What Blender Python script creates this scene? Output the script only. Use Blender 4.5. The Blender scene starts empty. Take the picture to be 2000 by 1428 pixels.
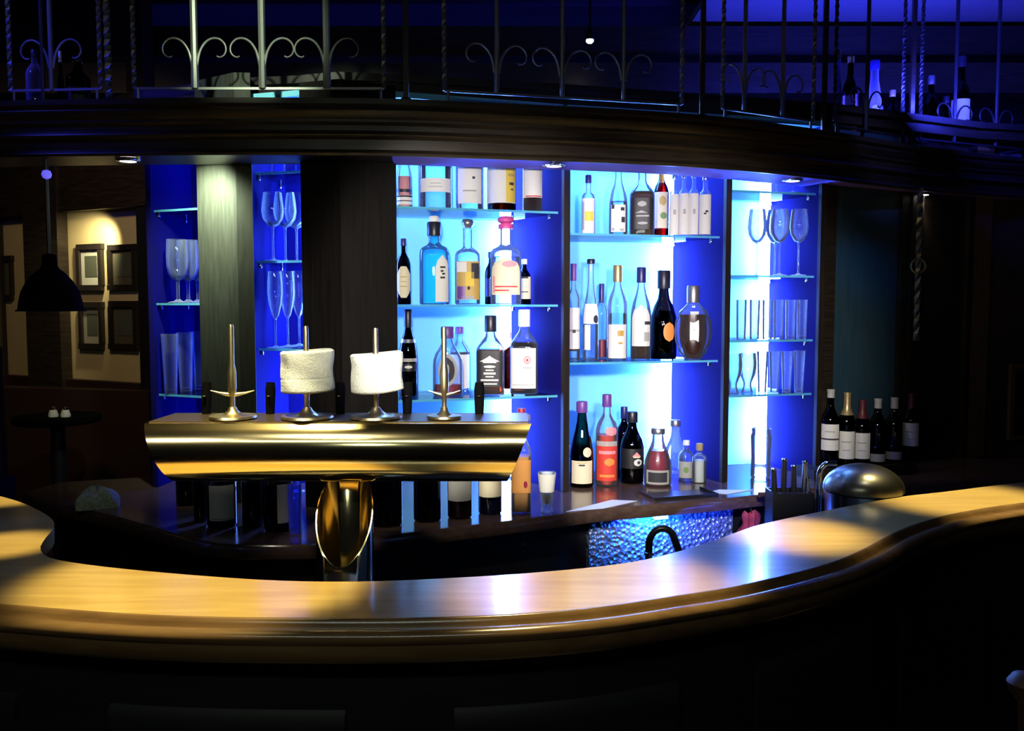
import bpy, bmesh, math, random
from mathutils import Vector, Matrix
random.seed(7)
SC = bpy.context.scene
COL = SC.collection
PI = math.pi
R = math.radians

# ------------------------------------------------------------------ camera
EYE = 1.65
FPX = 1750.0
PITCH = math.atan(119.0 / FPX)
cam_d = bpy.data.cameras.new('camera')
cam_d.sensor_width = 36.0
cam_d.lens = FPX / 2000.0 * 36.0
cam_d.clip_start = 0.05
cam = bpy.data.objects.new('camera', cam_d)
COL.objects.link(cam)
cam.location = (0, 0, EYE)
cam.rotation_euler = (PI / 2 - PITCH, 0, 0)
SC.camera = cam

# ------------------------------------------------------------------ view, world
SC.view_settings.view_transform = 'Standard'
SC.view_settings.look = 'None'
SC.view_settings.gamma = 1.0
SC.view_settings.exposure = 0.0
SC.view_settings.use_curve_mapping = False
SC.cycles.use_denoising = True
SC.cycles.max_bounces = 14
SC.cycles.transparent_max_bounces = 32
SC.cycles.caustics_reflective = False
SC.cycles.caustics_refractive = False
SC.cycles.sample_clamp_indirect = 4.0
wd = bpy.data.worlds.new('night')
SC.world = wd
wd.use_nodes = True
wd.node_tree.nodes['Background'].inputs['Color'].default_value = (0.25, 0.3, 0.6, 1)
wd.node_tree.nodes['Background'].inputs['Strength'].default_value = 0.006


def spot(name, loc, to, power, col, angle, blend=0.6, size=0.04):
    l = bpy.data.lights.new(name, 'SPOT')
    l.energy = power; l.color = col; l.spot_size = R(angle); l.spot_blend = blend
    l.shadow_soft_size = size
    o = bpy.data.objects.new(name, l); COL.objects.link(o)
    o.location = loc
    o.rotation_euler = (Vector(to) - Vector(loc)).to_track_quat('-Z', 'Y').to_euler()
    return o


def area(name, loc, to, power, col, sx, sy):
    l = bpy.data.lights.new(name, 'AREA')
    l.energy = power; l.color = col; l.shape = 'RECTANGLE'; l.size = sx; l.size_y = sy
    o = bpy.data.objects.new(name, l); COL.objects.link(o)
    o.location = loc
    o.rotation_euler = (Vector(to) - Vector(loc)).to_track_quat('-Z', 'Y').to_euler()
    return o


WARM = (1.0, 0.83, 0.39)
PALE = (1.0, 0.93, 0.72)
GREENISH = (0.85, 1.0, 0.72)
BLUE = (0.04, 0.05, 1.0)
# warm lamps above the front bar
spot('bar_lamp', (-0.66, 1.78, 2.75), (-0.68, 1.93, 1.05), 290, WARM, 27, 0.45)
spot('bar_lamp', (-1.22, 2.30, 2.75), (-1.27, 2.21, 1.05), 260, WARM, 9.5, 0.5)
spot('bar_lamp', (-1.50, 2.85, 2.75), (-1.56, 2.75, 1.05), 260, WARM, 9, 0.5)
spot('bar_lamp', (0.20, 1.95, 2.75), (0.18, 1.85, 1.05), 230, WARM, 25, 0.7)
spot('bar_lamp', (0.74, 2.40, 2.75), (0.75, 2.31, 1.05), 400, WARM, 15.5, 0.95)
spot('bar_lamp', (1.38, 2.84, 2.75), (1.40, 2.74, 1.05), 380, WARM, 22, 0.75)
# unseen spots added to brighten brass taps and white covers; railing and post lamps
spot('tap_fill', (-0.75, 0.9, 2.6), (-0.45, 2.05, 1.45), 60, PALE, 24, 0.8, 0.05)
area('tap_strip_lamp', (-0.4, 0.6, 2.2), (-0.4, 2.0, 1.35), 3, (0.9, 1.0, 0.85), 1.4, 0.05)
spot('tap_fill', (-1.52, 0.3, 2.6), (-0.72, 2.0, 1.37), 55, PALE, 12, 0.8, 0.07)
spot('tap_fill', (0.05, 0.3, 2.6), (-0.01, 2.0, 1.36), 30, PALE, 8, 0.8, 0.06)
spot('tap_fill', (-0.60, 0.3, 1.95), (-0.32, 2.0, 1.34), 2.5, (0.85, 1.0, 0.9), 12, 0.8, 0.05)
spot('cover_fill', (-0.55, 0.9, 2.3), (-0.44, 2.05, 1.50), 26, PALE, 14, 0.7, 0.05)
spot('railing_lamp', (-0.9, 1.9, 2.85), (-0.86, 2.95, 2.55), 95, GREENISH, 30, 0.9, 0.03)
spot('post_lamp', (-1.10, 3.02, 2.11), (-1.06, 3.18, 1.97), 40, GREENISH, 110, 0.9, 0.02)
# unseen fill spots added in mid-air, white and violet, for the shelf fronts
spot('shelf_front_fill', (-0.15, 1.1, 1.90), (-0.05, 3.35, 1.50), 170, (1.0, 0.93, 0.82), 44, 0.5, 0.05)
spot('shelf_front_fill', (0.45, 1.1, 1.90), (0.60, 3.45, 1.46), 170, (1.0, 0.93, 0.82), 42, 0.5, 0.05)
spot('shelf_violet_fill', (0.35, 1.6, 1.95), (0.35, 3.4, 1.55), 30, (0.25, 0.12, 1.0), 44, 0.8, 0.06)

# ------------------------------------------------------------------ pixel helpers
_F = Vector((0, math.cos(PITCH), -math.sin(PITCH)))
_U = Vector((0, math.sin(PITCH), math.cos(PITCH)))


def ray(px, py):
    return _F + Vector((1, 0, 0)) * ((px - 1000) / FPX) + _U * ((714 - py) / FPX)


def PZ(px, py, z):
    d = ray(px, py)
    t = (z - EYE) / d.z
    return Vector((d.x * t, d.y * t, z))


def PY(px, py, Y):
    d = ray(px, py)
    t = Y / d.y
    return Vector((d.x * t, Y, EYE + d.z * t))


# ------------------------------------------------------------------ mesh builder
class MB:
    def __init__(s):
        s.v = []; s.f = []

    def add(s, vs, fs):
        b = len(s.v)
        s.v += [tuple(p) for p in vs]
        s.f += [tuple(i + b for i in f) for f in fs]
        return s

    def box(s, c, d, rz=0.0):
        x, y, z = d[0] / 2, d[1] / 2, d[2] / 2
        cs, sn = math.cos(rz), math.sin(rz)
        vs = []
        for dz in (-z, z):
            for dx, dy in ((-x, -y), (x, -y), (x, y), (-x, y)):
                vs.append((c[0] + dx * cs - dy * sn, c[1] + dx * sn + dy * cs, c[2] + dz))
        return s.add(vs, [(3, 2, 1, 0), (4, 5, 6, 7), (0, 1, 5, 4), (1, 2, 6, 5), (2, 3, 7, 6), (3, 0, 4, 7)])

    def prism(s, poly, z0, z1):
        n = len(poly)
        a = sum(poly[i][0] * poly[(i + 1) % n][1] - poly[(i + 1) % n][0] * poly[i][1] for i in range(n))
        if a < 0:
            poly = poly[::-1]
        vs = [(p[0], p[1], z0) for p in poly] + [(p[0], p[1], z1) for p in poly]
        fs = [tuple(range(n))[::-1], tuple(range(n, 2 * n))]
        fs += [(i, (i + 1) % n, n + (i + 1) % n, n + i) for i in range(n)]
        return s.add(vs, fs)

    def slab(s, a, b, th, z0, z1, side=1):
        """a vertical board from plan point a to b, thickness th to the given side"""
        d = Vector((b[0] - a[0], b[1] - a[1])); d.normalize()
        n = Vector((-d.y, d.x)) * th * side
        return s.prism([(a[0], a[1]), (b[0], b[1]), (b[0] + n.x, b[1] + n.y), (a[0] + n.x, a[1] + n.y)], z0, z1)

    def lathe(s, prof, seg=24, sect=None, c=(0, 0, 0)):
        vs = []; fs = []; rings = []
        for (r, z) in prof:
            if r < 1e-6:
                rings.append([len(vs)]); vs.append((c[0], c[1], c[2] + z))
            else:
                ring = []
                for i in range(seg):
                    a = 2 * PI * i / seg
                    k = r * (sect(a, r) if sect else 1.0)
                    ring.append(len(vs)); vs.append((c[0] + k * math.cos(a), c[1] + k * math.sin(a), c[2] + z))
                rings.append(ring)
        for A, B in zip(rings, rings[1:]):
            if len(A) == 1 and len(B) == 1:
                continue
            for i in range(seg):
                j = (i + 1) % seg
                if len(A) == 1:
                    fs.append((A[0], B[j], B[i]))
                elif len(B) == 1:
                    fs.append((A[i], A[j], B[0]))
                else:
                    fs.append((A[i], A[j], B[j], B[i]))
        return s.add(vs, fs)

    def tube(s, pts, r, seg=8, caps=True, square=False, twist=0.0):
        pts = [Vector(p) for p in pts]
        n = len(pts)
        rs = r if isinstance(r, (list, tuple)) else [r] * n
        vs = []; fs = []
        t0 = (pts[1] - pts[0]).normalized()
        ref = Vector((0, 0, 1)) if abs(t0.z) < 0.9 else Vector((1, 0, 0))
        u = (ref - t0 * ref.dot(t0)).normalized()
        dist = 0.0
        for i, p in enumerate(pts):
            t = (pts[min(i + 1, n - 1)] - pts[max(i - 1, 0)]).normalized()
            u = (u - t * u.dot(t)).normalized()
            w = t.cross(u)
            if i:
                dist += (p - pts[i - 1]).length
            for k in range(seg):
                a = 2 * PI * k / seg + twist * dist + (PI / 4 if square else 0)
                vs.append(p + (u * math.cos(a) + w * math.sin(a)) * rs[i])
        for i in range(n - 1):
            for k in range(seg):
                j = (k + 1) % seg
                fs.append((i * seg + k, i * seg + j, (i + 1) * seg + j, (i + 1) * seg + k))
        if caps:
            fs.append(tuple(range(seg))[::-1])
            fs.append(tuple((n - 1) * seg + k for k in range(seg)))
        return s.add(vs, fs)

    def strip(s, A, B, th):
        """slab between 3-D polylines A and B (same count), thickness th downwards"""
        n = len(A); vs = []; fs = []
        for a, b in zip(A, B):
            vs += [a, b, (a[0], a[1], a[2] - th), (b[0], b[1], b[2] - th)]
        for i in range(n - 1):
            o, p = 4 * i, 4 * i + 4
            fs += [(o, o + 1, p + 1, p), (o + 2, p + 2, p + 3, o + 3), (o, p, p + 2, o + 2), (o + 1, o + 3, p + 3, p + 1)]
        fs += [(0, 2, 3, 1), (4 * n - 4, 4 * n - 3, 4 * n - 1, 4 * n - 2)]
        return s.add(vs, fs)

    def sweep(s, path, prof, side=1):
        """path: plan points; prof: closed list of (offset, z); offset to the right of the path times side"""
        n = len(path); m = len(prof); vs = []; fs = []
        for i in range(n):
            a, b = path[max(i - 1, 0)], path[min(i + 1, n - 1)]
            d = Vector((b[0] - a[0], b[1] - a[1])); d.normalize()
            nx, ny = d.y * side, -d.x * side
            for (o, z) in prof:
                vs.append((path[i][0] + nx * o, path[i][1] + ny * o, z))
        for i in range(n - 1):
            for k in range(m):
                j = (k + 1) % m
                fs.append((i * m + k, i * m + j, (i + 1) * m + j, (i + 1) * m + k))
        fs += [tuple(range(m))[::-1], tuple((n - 1) * m + k for k in range(m))]
        return s.add(vs, fs)

    def fix(s):
        return s


def obj(name, mb, m, parent=None, world=False, smooth=38, label=None):
    off = Vector((0, 0, 0))
    if parent is not None and world:
        q = parent
        while q is not None:
            off += Vector(q.location); q = q.parent
    me = bpy.data.meshes.new(name)
    me.from_pydata([(p[0] - off.x, p[1] - off.y, p[2] - off.z) for p in mb.v], [], mb.f)
    bm = bmesh.new(); bm.from_mesh(me)
    bmesh.ops.recalc_face_normals(bm, faces=bm.faces)
    bm.to_mesh(me); bm.free()
    if smooth:
        me.shade_smooth()
        me.set_sharp_from_angle(angle=R(smooth))
    o = bpy.data.objects.new(name, me)
    me.materials.append(m)
    COL.objects.link(o)
    if parent is not None:
        o.parent = parent
    if label:
        o['label'] = label
    return o


def thing(name, label, cat, loc=(0, 0, 0), rz=0.0, group=None):
    o = bpy.data.objects.new(name, None)
    o.empty_display_size = 0.05
    COL.objects.link(o)
    o.location = loc; o.rotation_euler = (0, 0, rz)
    o['label'] = label; o['category'] = cat
    if group: o['group'] = group
    return o


def tag(o, label, cat, group=None, kind=None):
    o['label'] = label; o['category'] = cat
    if group: o['group'] = group
    if kind: o['kind'] = kind
    return o


def struct(name, mb, m, label=None, smooth=38):
    o = obj(name, mb, m, smooth=smooth)
    o['kind'] = 'structure'
    if label: o['label'] = label
    return o


def copy_tree(src, parent=None):
    c = src.copy(); COL.objects.link(c)
    if parent is not None: c.parent = parent
    for ch in list(src.children):
        copy_tree(ch, c)
    return c


def curve_pts(pts, n):
    """Catmull-Rom through plan points, resampled evenly to n points"""
    P = [Vector((p[0], p[1])) for p in pts]
    P = [P[0] * 2 - P[1]] + P + [P[-1] * 2 - P[-2]]
    fine = []
    for i in range(1, len(P) - 2):
        for k in range(24):
            t = k / 24.0
            a, b, c, d = P[i - 1], P[i], P[i + 1], P[i + 2]
            fine.append(0.5 * ((2 * b) + (c - a) * t + (2 * a - 5 * b + 4 * c - d) * t * t + (3 * b - a - 3 * c + d) * t ** 3))
    fine.append(P[-2])
    L = [0.0]
    for a, b in zip(fine, fine[1:]):
        L.append(L[-1] + (b - a).length)
    out = []; j = 0
    for k in range(n):
        s = L[-1] * k / (n - 1)
        while j < len(L) - 2 and L[j + 1] < s: j += 1
        t = (s - L[j]) / max(L[j + 1] - L[j], 1e-9)
        out.append(fine[j].lerp(fine[j + 1], t))
    return out


# ------------------------------------------------------------------ materials
def mat(name, col, rough=0.5, metal=0.0, coat=0.0, emit=None, estr=0.0, spec=0.5):
    m = bpy.data.materials.new(name); m.use_nodes = True
    b = m.node_tree.nodes['Principled BSDF']
    b.inputs['Base Color'].default_value = (*col, 1)
    b.inputs['Roughness'].default_value = rough
    b.inputs['Metallic'].default_value = metal
    b.inputs['Specular IOR Level'].default_value = spec
    b.inputs['Coat Weight'].default_value = coat
    b.inputs['Coat Roughness'].default_value = 0.14
    b.inputs['Coat IOR'].default_value = 1.9 if coat >= 1.0 else 1.5
    if emit:
        b.inputs['Emission Color'].default_value = (*emit, 1)
        b.inputs['Emission Strength'].default_value = estr
    return m


def grain(m, col2, scale=(2, 30, 30), fac=0.7, bump=0.0, noise=4.0, detail=6):
    nt = m.node_tree; b = nt.nodes['Principled BSDF']
    tc = nt.nodes.new('ShaderNodeTexCoord'); mp = nt.nodes.new('ShaderNodeMapping')
    mp.inputs['Scale'].default_value = scale
    nz = nt.nodes.new('ShaderNodeTexNoise'); nz.inputs['Scale'].default_value = noise; nz.inputs['Detail'].default_value = detail
    cr = nt.nodes.new('ShaderNodeValToRGB')
    cr.color_ramp.elements[0].position = 0.35; cr.color_ramp.elements[1].position = 0.68
    cr.color_ramp.elements[0].color = b.inputs['Base Color'].default_value
    cr.color_ramp.elements[1].color = (*col2, 1)
    nt.links.new(tc.outputs['Object'], mp.inputs['Vector']); nt.links.new(mp.outputs['Vector'], nz.inputs['Vector'])
    nt.links.new(nz.outputs['Fac'], cr.inputs['Fac']); nt.links.new(cr.outputs['Color'], b.inputs['Base Color'])
    if bump:
        bp = nt.nodes.new('ShaderNodeBump'); bp.inputs['Strength'].default_value = bump; bp.inputs['Distance'].default_value = 0.004
        nt.links.new(nz.outputs['Fac'], bp.inputs['Height']); nt.links.new(bp.outputs['Normal'], b.inputs['Normal'])
    return m


def glass(name, tint=(1, 1, 1), edge=(0.6, 0.7, 0.75), rough=0.02, milk=0.0, base=0.12, blend=0.35, milkcol=(0.8, 0.9, 1)):
    """thin-walled glass: tinted see-through, fresnel mirror, darker or milkier towards the rim"""
    m = bpy.data.materials.new(name); m.use_nodes = True
    nt = m.node_tree; nt.nodes.clear()
    out = nt.nodes.new('ShaderNodeOutputMaterial')
    lw = nt.nodes.new('ShaderNodeLayerWeight'); lw.inputs['Blend'].default_value = blend
    mixc = nt.nodes.new('ShaderNodeMix'); mixc.data_type = 'RGBA'
    mixc.inputs['A'].default_value = (*tint, 1); mixc.inputs['B'].default_value = (*edge, 1)
    nt.links.new(lw.outputs['Facing'], mixc.inputs['Factor'])
    tr = nt.nodes.new('ShaderNodeBsdfTransparent'); nt.links.new(mixc.outputs['Result'], tr.inputs['Color'])
    gl = nt.nodes.new('ShaderNodeBsdfGlossy'); gl.inputs['Roughness'].default_value = rough
    fr = nt.nodes.new('ShaderNodeFresnel'); fr.inputs['IOR'].default_value = 1.5
    mx = nt.nodes.new('ShaderNodeMixShader')
    nt.links.new(fr.outputs['Fac'], mx.inputs['Fac']); nt.links.new(tr.outputs['BSDF'], mx.inputs[1]); nt.links.new(gl.outputs['BSDF'], mx.inputs[2])
    last = mx.outputs['Shader']
    if milk > 0:
        df = nt.nodes.new('ShaderNodeBsdfDiffuse'); df.inputs['Color'].default_value = (*milkcol, 1)
        tl = nt.nodes.new('ShaderNodeBsdfTranslucent'); tl.inputs['Color'].default_value = (*milkcol, 1)
        ad = nt.nodes.new('ShaderNodeMixShader'); ad.inputs['Fac'].default_value = 0.5
        nt.links.new(df.outputs['BSDF'], ad.inputs[1]); nt.links.new(tl.outputs['BSDF'], ad.inputs[2])
        ml = nt.nodes.new('ShaderNodeMath'); ml.operation = 'MULTIPLY_ADD'
        ml.inputs[1].default_value = milk; ml.inputs[2].default_value = milk * base
        nt.links.new(lw.outputs['Facing'], ml.inputs[0])
        m2 = nt.nodes.new('ShaderNodeMixShader')
        nt.links.new(ml.outputs['Value'], m2.inputs['Fac']); nt.links.new(last, m2.inputs[1]); nt.links.new(ad.outputs['Shader'], m2.inputs[2])
        last = m2.outputs['Shader']
    nt.links.new(last, out.inputs['Surface'])
    return m


M = {}
M['wood_dark'] = grain(mat('dark_stained_wood', (0.016, 0.012, 0.009), 0.34), (0.036, 0.026, 0.017), (3, 3, 40), noise=3)
M['wood_post'] = grain(mat('dark_post_wood', (0.032, 0.034, 0.026), 0.65, spec=0.25), (0.048, 0.051, 0.039), (25, 25, 3), noise=3)
M['wood_post_brown'] = grain(mat('brown_post_wood', (0.012, 0.009, 0.008), 0.5), (0.022, 0.016, 0.013), (40, 40, 1.5), noise=3)
M['wood_bar'] = grain(mat('honey_oak', (0.54, 0.35, 0.10), 0.28, coat=1.0), (0.66, 0.46, 0.15), (1.2, 14, 14), noise=3.5)
M['wood_mould'] = grain(mat('oak_moulding', (0.15, 0.085, 0.035), 0.22, coat=0.5), (0.21, 0.125, 0.05), (1.2, 14, 14), noise=3.5)
M['wood_counter'] = grain(mat('dark_worktop_wood', (0.075, 0.045, 0.038), 0.16, coat=0.3), (0.12, 0.075, 0.06), (2, 20, 20), noise=3)
M['bar_front'] = grain(mat('black_stained_panel', (0.009, 0.010, 0.011), 0.6), (0.015, 0.016, 0.017), (2, 2, 20), noise=3)
M['wood_black'] = grain(mat('black_stained_wood', (0.003, 0.0025, 0.0025), 0.6, spec=0.15), (0.008, 0.006, 0.005), (40, 40, 1.5), noise=3)
M['black'] = mat('black_lacquer', (0.012, 0.012, 0.014), 0.4)
M['black_matt'] = mat('matt_black_enamel', (0.003, 0.003, 0.0035), 0.85, spec=0.02)
M['black_plastic'] = mat('black_plastic', (0.015, 0.015, 0.018), 0.3)
M['blue_panel'] = mat('blue_lacquer', (0.008, 0.007, 0.13), 0.75, spec=0.04)
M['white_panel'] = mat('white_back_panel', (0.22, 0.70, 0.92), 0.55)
M['led'] = mat('led_diffuser', (0.9, 0.9, 0.9), 0.5, emit=(0.12, 0.26, 1.0), estr=100)
M['led_top'] = mat('led_strip_diffuser', (0.9, 0.9, 0.9), 0.5, emit=(0.14, 0.34, 1.0), estr=240)
M['led_soft'] = mat('led_diffuser_soft', (0.9, 0.9, 0.9), 0.5, emit=(0.02, 0.06, 1.0), estr=24)
M['iron'] = mat('wrought_iron', (0.30, 0.31, 0.28), 0.42, 0.85)
M['iron_dark'] = mat('shaded_black_iron', (0.05, 0.05, 0.055), 0.4, 0.7)  # black iron fittings; shade coloured into the dim railing panels too
M['brass'] = mat('polished_brass', (0.84, 0.70, 0.36), 0.13, 1.0)
M['brass_satin'] = mat('satin_brass', (0.88, 0.74, 0.42), 0.30, 1.0)
M['soffit'] = mat('soffit_glow_colour', (0.30, 0.22, 0.95), 0.6)  # blue light from the bays put into the soffit colour
M['iron_mid'] = mat('dimmed_iron', (0.22, 0.22, 0.26), 0.45, 0.6)  # railing iron toned down in colour where less light falls
M['brass_dark'] = mat('brass_top_plate', (0.30, 0.23, 0.12), 0.35, 1.0)
M['steel'] = mat('brushed_steel', (0.62, 0.63, 0.62), 0.22, 1.0)
M['chrome'] = mat('chrome', (0.8, 0.82, 0.8), 0.08, 1.0)
M['glass'] = glass('clear_glass', (0.97, 0.985, 1), (0.55, 0.65, 0.75), milk=0.0)
M['stemglass'] = glass('stemware_glass', (0.95, 0.97, 1), (0.6, 0.7, 0.9), milk=0.85, base=0.03, milkcol=(0.8, 0.9, 1), blend=0.22)
M['shelfglass'] = glass('shelf_glass', (0.90, 0.97, 0.98), (0.75, 0.92, 0.95))
M['shelfedge'] = glass('ground_glass_edge', (0.35, 0.75, 0.85), (0.35, 0.75, 0.85), milk=0.8, base=0.9, milkcol=(0.25, 0.85, 1))
M['g_clear'] = glass('bottle_clear', (0.90, 0.95, 0.97), (0.25, 0.38, 0.50), milk=0.25)
M['g_white'] = glass('bottle_white_spirit', (0.96, 0.98, 0.99), (0.45, 0.60, 0.70), milk=0.3)
M['g_blue'] = glass('bottle_blue', (0.30, 0.92, 0.98), (0.08, 0.50, 0.75), milk=0.15)
M['g_green'] = glass('bottle_green', (0.02, 0.22, 0.20), (0.01, 0.06, 0.12))
M['g_amber'] = glass('bottle_amber', (0.50, 0.17, 0.05), (0.12, 0.03, 0.02))
M['g_dark'] = glass('bottle_dark', (0.03, 0.02, 0.02), (0.005, 0.005, 0.006))
M['g_purple'] = glass('bottle_lilac', (0.55, 0.5, 0.95), (0.2, 0.2, 0.5), milk=0.6, milkcol=(0.6, 0.6, 0.95))
M['liq_amber'] = glass('whisky', (0.42, 0.10, 0.03), (0.15, 0.03, 0.02))
M['liq_orange'] = mat('orange_liqueur', (0.75, 0.34, 0.10), 0.3)
M['liq_red'] = glass('red_liqueur', (0.55, 0.03, 0.03), (0.2, 0.01, 0.02))
M['liq_red_opaque'] = mat('red_bitter', (0.75, 0.07, 0.045), 0.3)
M['liq_magenta'] = mat('crimson_liqueur', (0.30, 0.02, 0.05), 0.3)
M['liq_dark'] = mat('dark_liqueur', (0.03, 0.012, 0.01), 0.25)
M['liq_clear'] = glass('clear_spirit', (0.93, 0.96, 0.98), (0.6, 0.75, 0.85))
M['paper'] = mat('label_paper', (0.82, 0.81, 0.76), 0.7)
M['paper_cream'] = mat('cream_label', (0.80, 0.72, 0.50), 0.7)
M['paper_yellow'] = mat('yellow_label', (0.85, 0.62, 0.08), 0.7)
M['paper_gold'] = mat('gold_label', (0.55, 0.36, 0.08), 0.5)
M['paper_red'] = mat('red_label', (0.70, 0.05, 0.03), 0.6)
M['paper_black'] = mat('black_label', (0.012, 0.012, 0.014), 0.5)
M['paper_pink'] = mat('pink_label', (0.80, 0.32, 0.35), 0.6)
M['paper_green'] = mat('green_print', (0.18, 0.32, 0.10), 0.6)
M['paper_grey'] = mat('grey_label', (0.42, 0.42, 0.40), 0.6)
M['ink'] = mat('dark_ink', (0.03, 0.03, 0.04), 0.7)
M['ink_white'] = mat('white_ink', (0.75, 0.76, 0.7), 0.6)
M['ink_red'] = mat('red_ink', (0.60, 0.04, 0.04), 0.6)
M['orange'] = mat('orange_print', (0.85, 0.30, 0.06), 0.5)
M['cap_black'] = mat('black_cap', (0.015, 0.015, 0.03), 0.35)
M['cap_blue'] = mat('navy_cap', (0.02, 0.02, 0.16), 0.35)
M['cap_purple'] = mat('purple_cap', (0.16, 0.06, 0.30), 0.4)
M['cap_white'] = mat('white_cap', (0.85, 0.86, 0.88), 0.4)
M['cap_silver'] = mat('silver_cap', (0.6, 0.6, 0.62), 0.3, 0.9)
M['cap_gold'] = mat('gold_cap', (0.62, 0.48, 0.24), 0.35, 0.7)
M['cap_pink'] = mat('pink_hat_cap', (0.80, 0.10, 0.38), 0.4)
M['cap_red'] = mat('red_cap', (0.30, 0.015, 0.05), 0.4)
M['cap_dark_red'] = mat('maroon_capsule', (0.10, 0.015, 0.02), 0.4)
M['cork'] = mat('cork', (0.42, 0.33, 0.16), 0.9)
M['cream_wall'] = mat('cream_plaster', (0.62, 0.50, 0.26), 0.8)
M['picture'] = mat('picture_print', (0.36, 0.35, 0.28), 0.5)
M['picture_dark'] = mat('dark_picture_print', (0.10, 0.09, 0.06), 0.5)
M['leather'] = mat('oxblood_leather', (0.03, 0.010, 0.007), 0.6)
M['floor'] = grain(mat('dark_floorboards', (0.03, 0.022, 0.016), 0.5), (0.05, 0.036, 0.025), (2, 20, 2))
M['ceiling'] = mat('dark_ceiling', (0.05, 0.05, 0.07), 0.8)
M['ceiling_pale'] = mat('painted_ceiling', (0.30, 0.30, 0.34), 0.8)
M['wall_dark'] = mat('dark_wall', (0.030, 0.028, 0.030), 0.7)
M['lamp_on'] = mat('lit_lamp', (1, 1, 1), 0.5, emit=(1.0, 0.92, 0.75), estr=22)
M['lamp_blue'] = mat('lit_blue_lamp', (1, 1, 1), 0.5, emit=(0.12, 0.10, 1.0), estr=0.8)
M['lamp_cyan'] = mat('lit_cyan_lamp', (1, 1, 1), 0.5, emit=(0.10, 0.5, 1.0), estr=14)
M['paper_sheet'] = mat('white_paper', (0.80, 0.80, 0.82), 0.6)
M['cloth_red'] = mat('red_cloth', (0.45, 0.05, 0.04), 0.85)
M['cloth_green'] = grain(mat('grey_green_cloth', (0.22, 0.27, 0.18), 0.9), (0.42, 0.48, 0.36), (30, 30, 30))
M['wood_handle'] = mat('brown_handle', (0.10, 0.04, 0.02), 0.5)
M['knit'] = grain(mat('white_terry', (0.66, 0.68, 0.60), 0.95), (0.86, 0.88, 0.80), (60, 60, 90), bump=0.9, noise=5)


# ================================================================== layout
BAR_Z = 1.05
CNT_Z = 0.95
CAN_B = 2.13      # canopy underside
CAN_T = 2.305     # canopy top
NICHE_T = 2.358


def on_line(px, py, a, b):
    """plan point on line a-b seen at pixel column px"""
    d = ray(px, py)
    k = d.x / d.y
    ax, ay = a; bx, by = b
    dx, dy = bx - ax, by - ay
    t = (k * ay - ax) / (dx - k * dy)
    return Vector((ax + dx * t, ay + dy * t))


def on_curve(px, py, pts):
    d = ray(px, py); k = d.x / d.y
    for a, b in zip(pts, pts[1:]):
        fa, fb = a[0] - k * a[1], b[0] - k * b[1]
        if fa * fb <= 0 and abs(fa - fb) > 1e-9:
            t = fa / (fa - fb)
            return Vector((a[0] + (b[0] - a[0]) * t, a[1] + (b[1] - a[1]) * t))
    return Vector((pts[-1][0], pts[-1][1]))


def plan(px, Y, py=600):
    p = PY(px, py, Y)
    return Vector((p.x, p.y))


# ================================================================== the room
struct('floor', MB().box((0, 2.5, -0.05), (9, 9, 0.1)), M['floor'], 'dark wooden floor of the bar room')
struct('ceiling', MB().box((0, 2.5, 3.25), (9, 9, 0.1)), M['ceiling'], 'dark ceiling above the bar')
struct('wall_back', MB().box((0.6, 6.2, 1.6), (7.8, 0.1, 3.2)), M['wall_dark'], 'dark wall behind the bar')
struct('wall_left', MB().box((-3.9, 3.2, 1.6), (0.1, 6.5, 3.2)), M['wall_dark'], 'dark side wall')
struct('wall_right', MB().box((3.9, 3.2, 1.6), (0.1, 6.5, 3.2)), M['wall_dark'], 'dark wall at the far right')
# lowered ceiling border that follows the bar on the right
sof = [plan(px, Y) for px, Y in ((700, 3.6), (1200, 3.45), (1600, 3.5), (2000, 3.6), (2300, 3.7))]
struct('trim_1', MB().sweep(curve_pts(sof, 24), [(0, 2.86), (1.4, 2.86), (1.4, 3.2), (0, 3.2)], 1), M['ceiling'], 'dark lowered ceiling edge over the bar')
# pale ceiling strip behind it which catches the blue light
struct('ceiling_pale', MB().prism([(0.9, 3.52), (3.8, 3.9), (3.8, 6.1), (0.9, 6.1)], 3.06, 3.1), M['ceiling_pale'], 'painted ceiling strip washed in blue light')

# ---------------- the alcove with pictures at the left
AW = [PY(20, 600, 4.9), PY(292, 600, 4.35)]
a0, a1 = Vector(AW[0][:2]), Vector(AW[1][:2])
ad = (a1 - a0).normalized(); an = Vector((ad.y, -ad.x))
ext0 = a0 - ad * 0.9
struct('wall_alcove', MB().slab(ext0, a1, 0.08, 0.0, 2.2, 1), M['cream_wall'], 'cream wall of the seating alcove')


def alc(px, py, off=0.0):
    """point on the alcove wall (moved off towards the viewer)"""
    p = on_line(px, py, ext0 + an * off, a1 + an * off)
    d = ray(px, py)
    t = p.y / d.y
    return Vector((p.x, p.y, EYE + d.z * t))


def alc_box(mb, px0, px1, pyt, pyb, o0, o1):
    A = alc(px0, (pyt + pyb) / 2, o0); B = alc(px1, (pyt + pyb) / 2, o0)
    zt = alc((px0 + px1) / 2, pyt, o0).z; zb = alc((px0 + px1) / 2, pyb, o0).z
    A2 = Vector(A[:2]); B2 = Vector(B[:2])
    q = [A2, B2, B2 + an * (o1 - o0), A2 + an * (o1 - o0)]
    mb.prism([tuple(v) for v in q], zb, zt)
    return mb


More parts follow.
